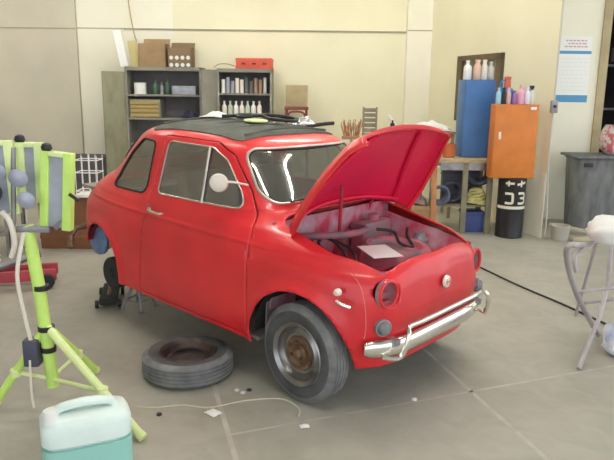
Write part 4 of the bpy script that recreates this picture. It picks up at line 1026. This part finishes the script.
V2 = lambda *a: [Vector((x, y, 0)) for x, y in a]
onbar(bm, V2((-.115, .500), (-.06, .500), (-.035, .497), (-.03, .47), (-.03, .41), (-.045, .395), (-.11, .395)))
onbar(bm, V2((.03, .505), (.09, .505), (.115, .49), (.11, .455), (.06, .452), (.11, .448), (.118, .41), (.09, .395), (.03, .395)))
onbar(bm, V2((-.115, .612), (-.02, .612)), .012); onbar(bm, V2((.01, .600), (.12, .622)), .012); onbar(bm, V2((-.08, .58), (-.08, .64)), .010); onbar(bm, V2((.06, .575), (.06, .645)), .010)
onbar(bm, V2((-.22, .345), (-.07, .345), (.07, .345), (.22, .345)), .016, .1512)
part('lettering', bm, mat('drum_white', (.75, .72, .60), .6), dbody, label='white painted marks')
t = thing('orange_cabinet', G(2.215, 6.97, .666), RZ-.02, 'orange steel cabinet standing on the black drum', 'cabinet')
bm = NB(); box(bm, -.235, .235, 0, .18, 0, .79, .006); part('cabinet_body', bm, ORANGE, t)
bm = NB(); box(bm, -.228, .228, -.018, -.002, .008, .782, .006); dd_ = part('cabinet_door', bm, ORANGE, t)
bm = NB(); box(bm, -.18, -.155, -.026, -.018, .42, .50, .003); tube(bm, [(-.167, -.025, .44), (-.167, -.045, .44)], .008, 8); part('handle', bm, CREAM, dd_, label='pale lock plate')
bm = NB(); box(bm, .14, .20, -.021, -.018, .735, .765, .001); part('sticker', bm, PAPER, dd_)
# tins and sprayers on both cabinets
zt = .852+.861
for s, m_, r, h, lb, nm in [(1.79, WHITE, .045, .21, 'white bottle at the left on the blue cabinet', 'b'), (1.90, mat('tin_peach', (.72, .50, .38), .5), .042, .22, 'peach coloured can second from left on the blue cabinet', 't'), (1.98, CREAM, .035, .22, 'cream can on the blue cabinet', 't'), (2.05, TIN, .038, .20, 'steel-grey can at the right on the blue cabinet', 'b')]:
    one('spray_can' if nm == 't' else 'bottle', bottlef(r, h, .6) if nm == 't' else bottlef(r, h, .4), m_, lb, 'can' if nm == 't' else 'bottle', G(s, 7.50, zt+.002))
zo = .666+.792
t = thing('garden_sprayer', G(2.14, 7.13, zo), RZ, 'round blue sprayer with red pump top on the orange cabinet', 'sprayer')
bm = NB(); lathe(bm, [(0, 0), (.075, 0), (.080, .02), (.083, .09), (.075, .14), (.05, .165), (.035, .17), (0, .17)], 28); part('tank', bm, BLUEB, t)
bm = NB(); lathe(bm, [(.035, .168), (.038, .19), (.03, .25), (.036, .26), (.036, .285), (0, .29)], 20); part('pump', bm, mat('pump_red', (.60, .12, .08), .5), t)
bm = NB(); tube(bm, smoothpath([(-.05, 0, .15), (-.075, 0, .19), (-.06, -.01, .24), (-.02, -.01, .25)], 4), .010, 6); part('handle', bm, BLUEB, t)
for s, m_, r, h, lb, k in [(2.02, mat('can_lightblue', (.35, .58, .72), .4), .028, .17, 'light blue spray can at the left on the orange cabinet', .5), (2.075, BLACK, .028, .17, 'black spray can in front of the blue sprayer', .5), (2.125, mat('tin_rose', (.62, .40, .40), .4), .028, .17, 'rose spray can in front of the blue sprayer', .5),
                          (2.190, mat('can_purple', (.30, .15, .40), .4), .028, .14, 'purple can right of the blue sprayer', .5), (2.255, PINK, .038, .20, 'tall pink bottle on the orange cabinet', .4), (2.325, mat('pale_lilac', (.75, .70, .80), .4), .030, .18, 'pale lilac can beside the pink bottle', .5)]:
    one('spray_can', bottlef(r, h, k), m_, lb, 'can', G(s, 7.01, zo))
t = thing('trigger_bottle', G(2.385, 7.05, zo), RZ, 'clear-green bottle with black spray head at the right of the orange cabinet', 'bottle')
bm = NB(); lathe(bm, [(0, 0), (.034, 0), (.036, .01), (.036, .11), (.02, .14), (.015, .15), (0, .15)], 18); part('bottle_body', bm, mat('bottle_pale', (.60, .66, .58), .35), t)
bm = NB(); box(bm, -.03, .02, -.012, .012, .165, .195, .005); tube(bm, [(0, 0, .145), (0, 0, .175)], .014, 8); tube(bm, [(-.022, 0, .165), (-.03, 0, .14)], .005, 6); part('spray_head', bm, BLACK, t)

# poster, junction box, conduit, bin, bag, planks
t = thing('wall_chart', G(3.225, DD-.006, 0), RZ, 'tall white wall chart with two blue bands', 'poster')
bm = NB(); box(bm, -.20, .20, 0, .004, 1.46, 2.25); part('sheet', bm, PAPER, t, smooth=False)
for z0_, z1_ in ((1.47, 1.555), (2.045, 2.08)):
    bm = NB(); box(bm, -.20, .20, -.003, 0, z0_, z1_); part('blue_band', bm, mat('band_blue', (.10, .30, .55), .6), t, smooth=False)
bm = NB()
rnd = random.Random(3)
for z, w_ in ((2.20, .12), (2.165, .09), (2.13, .13)):
    x_ = -w_
    while x_ < w_:
        l = rnd.uniform(.02, .05); box(bm, x_, x_+l, -.003, 0, z-.008, z+.008); x_ += l+.012
part('heading', bm, mat('heading_red', (.62, .38, .42), .7), t, smooth=False)
for k in range(9):
    bm = NB(); z = 1.99-.047*k; x_ = -.17
    while x_ < .15:
        l = rnd.uniform(.02, .06); box(bm, x_, x_+l, -.002, 0, z-.003, z+.003); x_ += l+.02
    part('print_line', bm, mat('print_grey', (.74, .74, .74), .8), t, smooth=False)
t = thing('junction_box', G(2.60, 6.985, 0), RZ, 'small grey switch box on the wall corner with conduit', 'switch')
bm = NB(); box(bm, -.035, .035, -.05, 0.0, 1.37, 1.50, .008); part('box_body', bm, GREYM, t)
bm = NB(); lathe(bm, [(0, .02), (.014, .02), (.018, 0)], 12, T(0, -.05, 1.44) @ RX(PI/2)); part('switch_knob', bm, BLACK, t)
bm = NB(); tube(bm, [(.0, -.018, 1.50), (.0, -.018, 4.28)], .010, 8); tube(bm, smoothpath([(.0, -.018, 1.37), (.0, -.018, .8), (.03, -.018, .3), (.03, -.018, .02)], 5), .009, 8); part('conduit', bm, mat('conduit_grey', (.55, .53, .50), .5), t)
t = thing('waste_bin', G(3.42, 7.66), RZ, 'large grey-black rubbish bin beside the doorway', 'bin')
def binf(bm, sx, sy, z0, z1, k, thick=.02):
    rings = []
    for z, q_ in ((z0, k), (z1, 1.), (z1, 1.06), (z1-.05, 1.06), (z1-.05, 1.0)) if z0 == 0 else ((z0, 1.06), (z1, 1.06), (z1+.02, .95)):
        rings.append([bm.verts.new((sx*q_*math.copysign(abs(math.cos(a))**.6, math.cos(a)), sy*q_*math.copysign(abs(math.sin(a))**.6, math.sin(a)), z)) for a in np.linspace(0, 2*PI, 36, endpoint=False)])
    for a, b in zip(rings[:3], rings[1:3]+[None]):
        if b is None: break
        for k_ in range(36): bm.faces.new((a[k_], a[(k_+1) % 36], b[(k_+1) % 36], b[k_]))
    if z0 == 0: bm.faces.new(rings[0][::-1])
bm = NB(); binf(bm, .315, .24, 0, .84, .86); o = part('bin_body', bm, BIN, t); solid(o, .008)
bm = NB(); box(bm, -.335, .335, -.26, .26, .845, .875, .012); part('bin_lid', bm, BIN, t)
for sx in (-1, 1):
    bm = NB(); box(bm, sx*.20-.05, sx*.20+.05, -.272, -.255, .75, .80, .006); part('handle', bm, BLACK, t)
one('refuse_bag', lambda bm: bagf(bm, .15, .14, .34, 5), mat('bag_redwhite', (.62, .55, .55), .5, col2=(.55, .12, .14), nscale=16, thr=(.48, .56)), 'red and white bag on the rubbish bin', 'bag', G(3.60, 7.64, .876), RZ, angle=None)
def plankf(l, w, h): return lambda bm: box(bm, -l/2, l/2, -w/2, w/2, 0, h, .004)
one('wood_offcut', plankf(.42, .06, .03), mat('offcut', (.48, .42, .30), .8, noise=.2), 'long pale offcut propped at an angle beside the pale tub', 'offcut', G(3.00, 7.25, .055), rot=(0, .13, RZ-.35))
one('wood_offcut', plankf(.28, .07, .04), MATS['offcut'], 'short pale offcut lying flat by the wall corner', 'offcut', G(3.02, 6.90, 0), RZ+.25)
one('plaster_tub', lambda bm: (lathe(bm, [(0, 0), (.085, 0), (.09, .01), (.10, .15), (.104, .155), (.104, .165), (.094, .165), (.085, .02), (0, .02)], 20)), mat('tub_grey', (.50, .48, .42), .7), 'pale tub at the foot of the wall corner', 'tub', G(2.78, 7.15-.24+.02, 0), RZ)

# inside the dark doorway
t = thing('shelf_unit', G(4.25, 9.3), RZ, 'dark shelving with a grey shelf seen through the doorway', 'shelf')
for x in (-.45, .45):
    bm = NB(); box(bm, x-.02, x+.02, 0, .3, 0, 2.4); part('upright', bm, DK, t, smooth=False)
for z in (.8, 1.35, 1.95):
    bm = NB(); box(bm, -.43, .43, 0, .3, z, z+.03, .002); part('shelf', bm, GREYM, t)
one('wall_phone', lambda bm: (box(bm, -.03, .03, 0, .04, 0, .16, .01), box(bm, -.018, .018, -.02, 0, .02, .14, .008)), BLACK, 'small black fitting on the door frame', 'fitting', G(3.70, DD-.02, 1.96), RZ)

# ------------------------------------------------------------------ light
def lamp_fix(s, d, length, ang, label, z=CH-.12, wide=False):
    t = thing('ceiling_light', G(s, d, z), ang, label, 'light')
    bm = NB(); box(bm, -length/2, length/2, -.06, .06, .03, .09, .006); part('housing', bm, WHITE, t)
    if wide:
        bm = NB(); box(bm, -length/2+.02, length/2-.02, -.075, .075, .005, .03, .004); part('diffuser', bm, TUBEW, t)
    for y in (() if wide else (-.03, .03)):
        bm = NB(); tube(bm, [(-length/2+.02, y, .012), (length/2-.02, y, .012)], .017, 10); part('fluorescent_tube', bm, TUBEM, t)
    bm = NB()
    for x in (-length*.4, length*.4): tube(bm, [(x, 0, .09), (x, 0, CH-z)], .006, 6)
    part('hanger', bm, GREYM, t)
TUBEM = emis('tube_glow', (1., .97, .88), 62); TUBEW = emis('diffuser_glow', (1., .97, .90), 14)
for s in (-4.2, -1.6, 1.1):  # rows of unseen fluorescents, added to light the workshop
    for d in ((7.4,) if s < -4 else (4.4, 7.4) if s < 0 else (1.6, 4.4, 7.4)):
        lamp_fix(s if (s, d) != (1.1, 1.6) else .3, d, 1.5, RZ, 'added overhead fluorescent light in %s row, %s column' % (['near', 'middle', 'far'][[1.6, 4.4, 7.4].index(d)], {-4.2: 'left', -1.6: 'centre', 1.1: 'right'}[s]))
lamp_fix(3.40, 4.65, 1.5, RZ+math.atan2(-.92, .36), 'overhead fluorescent light hung askew near the right wall', wide=True)
w = bpy.data.worlds.new('World'); sc.world = w; w.use_nodes = True
w.node_tree.nodes['Background'].inputs['Color'].default_value = (.90, .95, 1., 1)
w.node_tree.nodes['Background'].inputs['Strength'].default_value = 1.3

# ------------------------------------------------------------------ camera
cd = bpy.data.cameras.new('Camera'); cd.sensor_fit = 'HORIZONTAL'; cd.sensor_width = 36; cd.lens = FPX/614*36; cd.clip_start = .05; cd.clip_end = 100
cam = bpy.data.objects.new('Camera', cd); COL.objects.link(cam)
ca, sa = math.cos(YAW), math.sin(YAW)
fw = Vector((math.cos(PITCH)*ca, math.cos(PITCH)*sa, -math.sin(PITCH))); rt = Vector((sa, -ca, 0)); up = rt.cross(fw)
r2 = rt*math.cos(ROLL)+up*math.sin(ROLL); u2 = -rt*math.sin(ROLL)+up*math.cos(ROLL)
Mc = Matrix.Identity(4)
for i in range(3): Mc[i][0] = r2[i]; Mc[i][1] = u2[i]; Mc[i][2] = -fw[i]; Mc[i][3] = CAM[i]
cam.matrix_world = Mc
sc.camera = cam
sc.view_settings.view_transform = 'Standard'; sc.view_settings.look = 'None'; sc.view_settings.gamma = 1; sc.view_settings.exposure = .56
sc.view_settings.use_curve_mapping = False
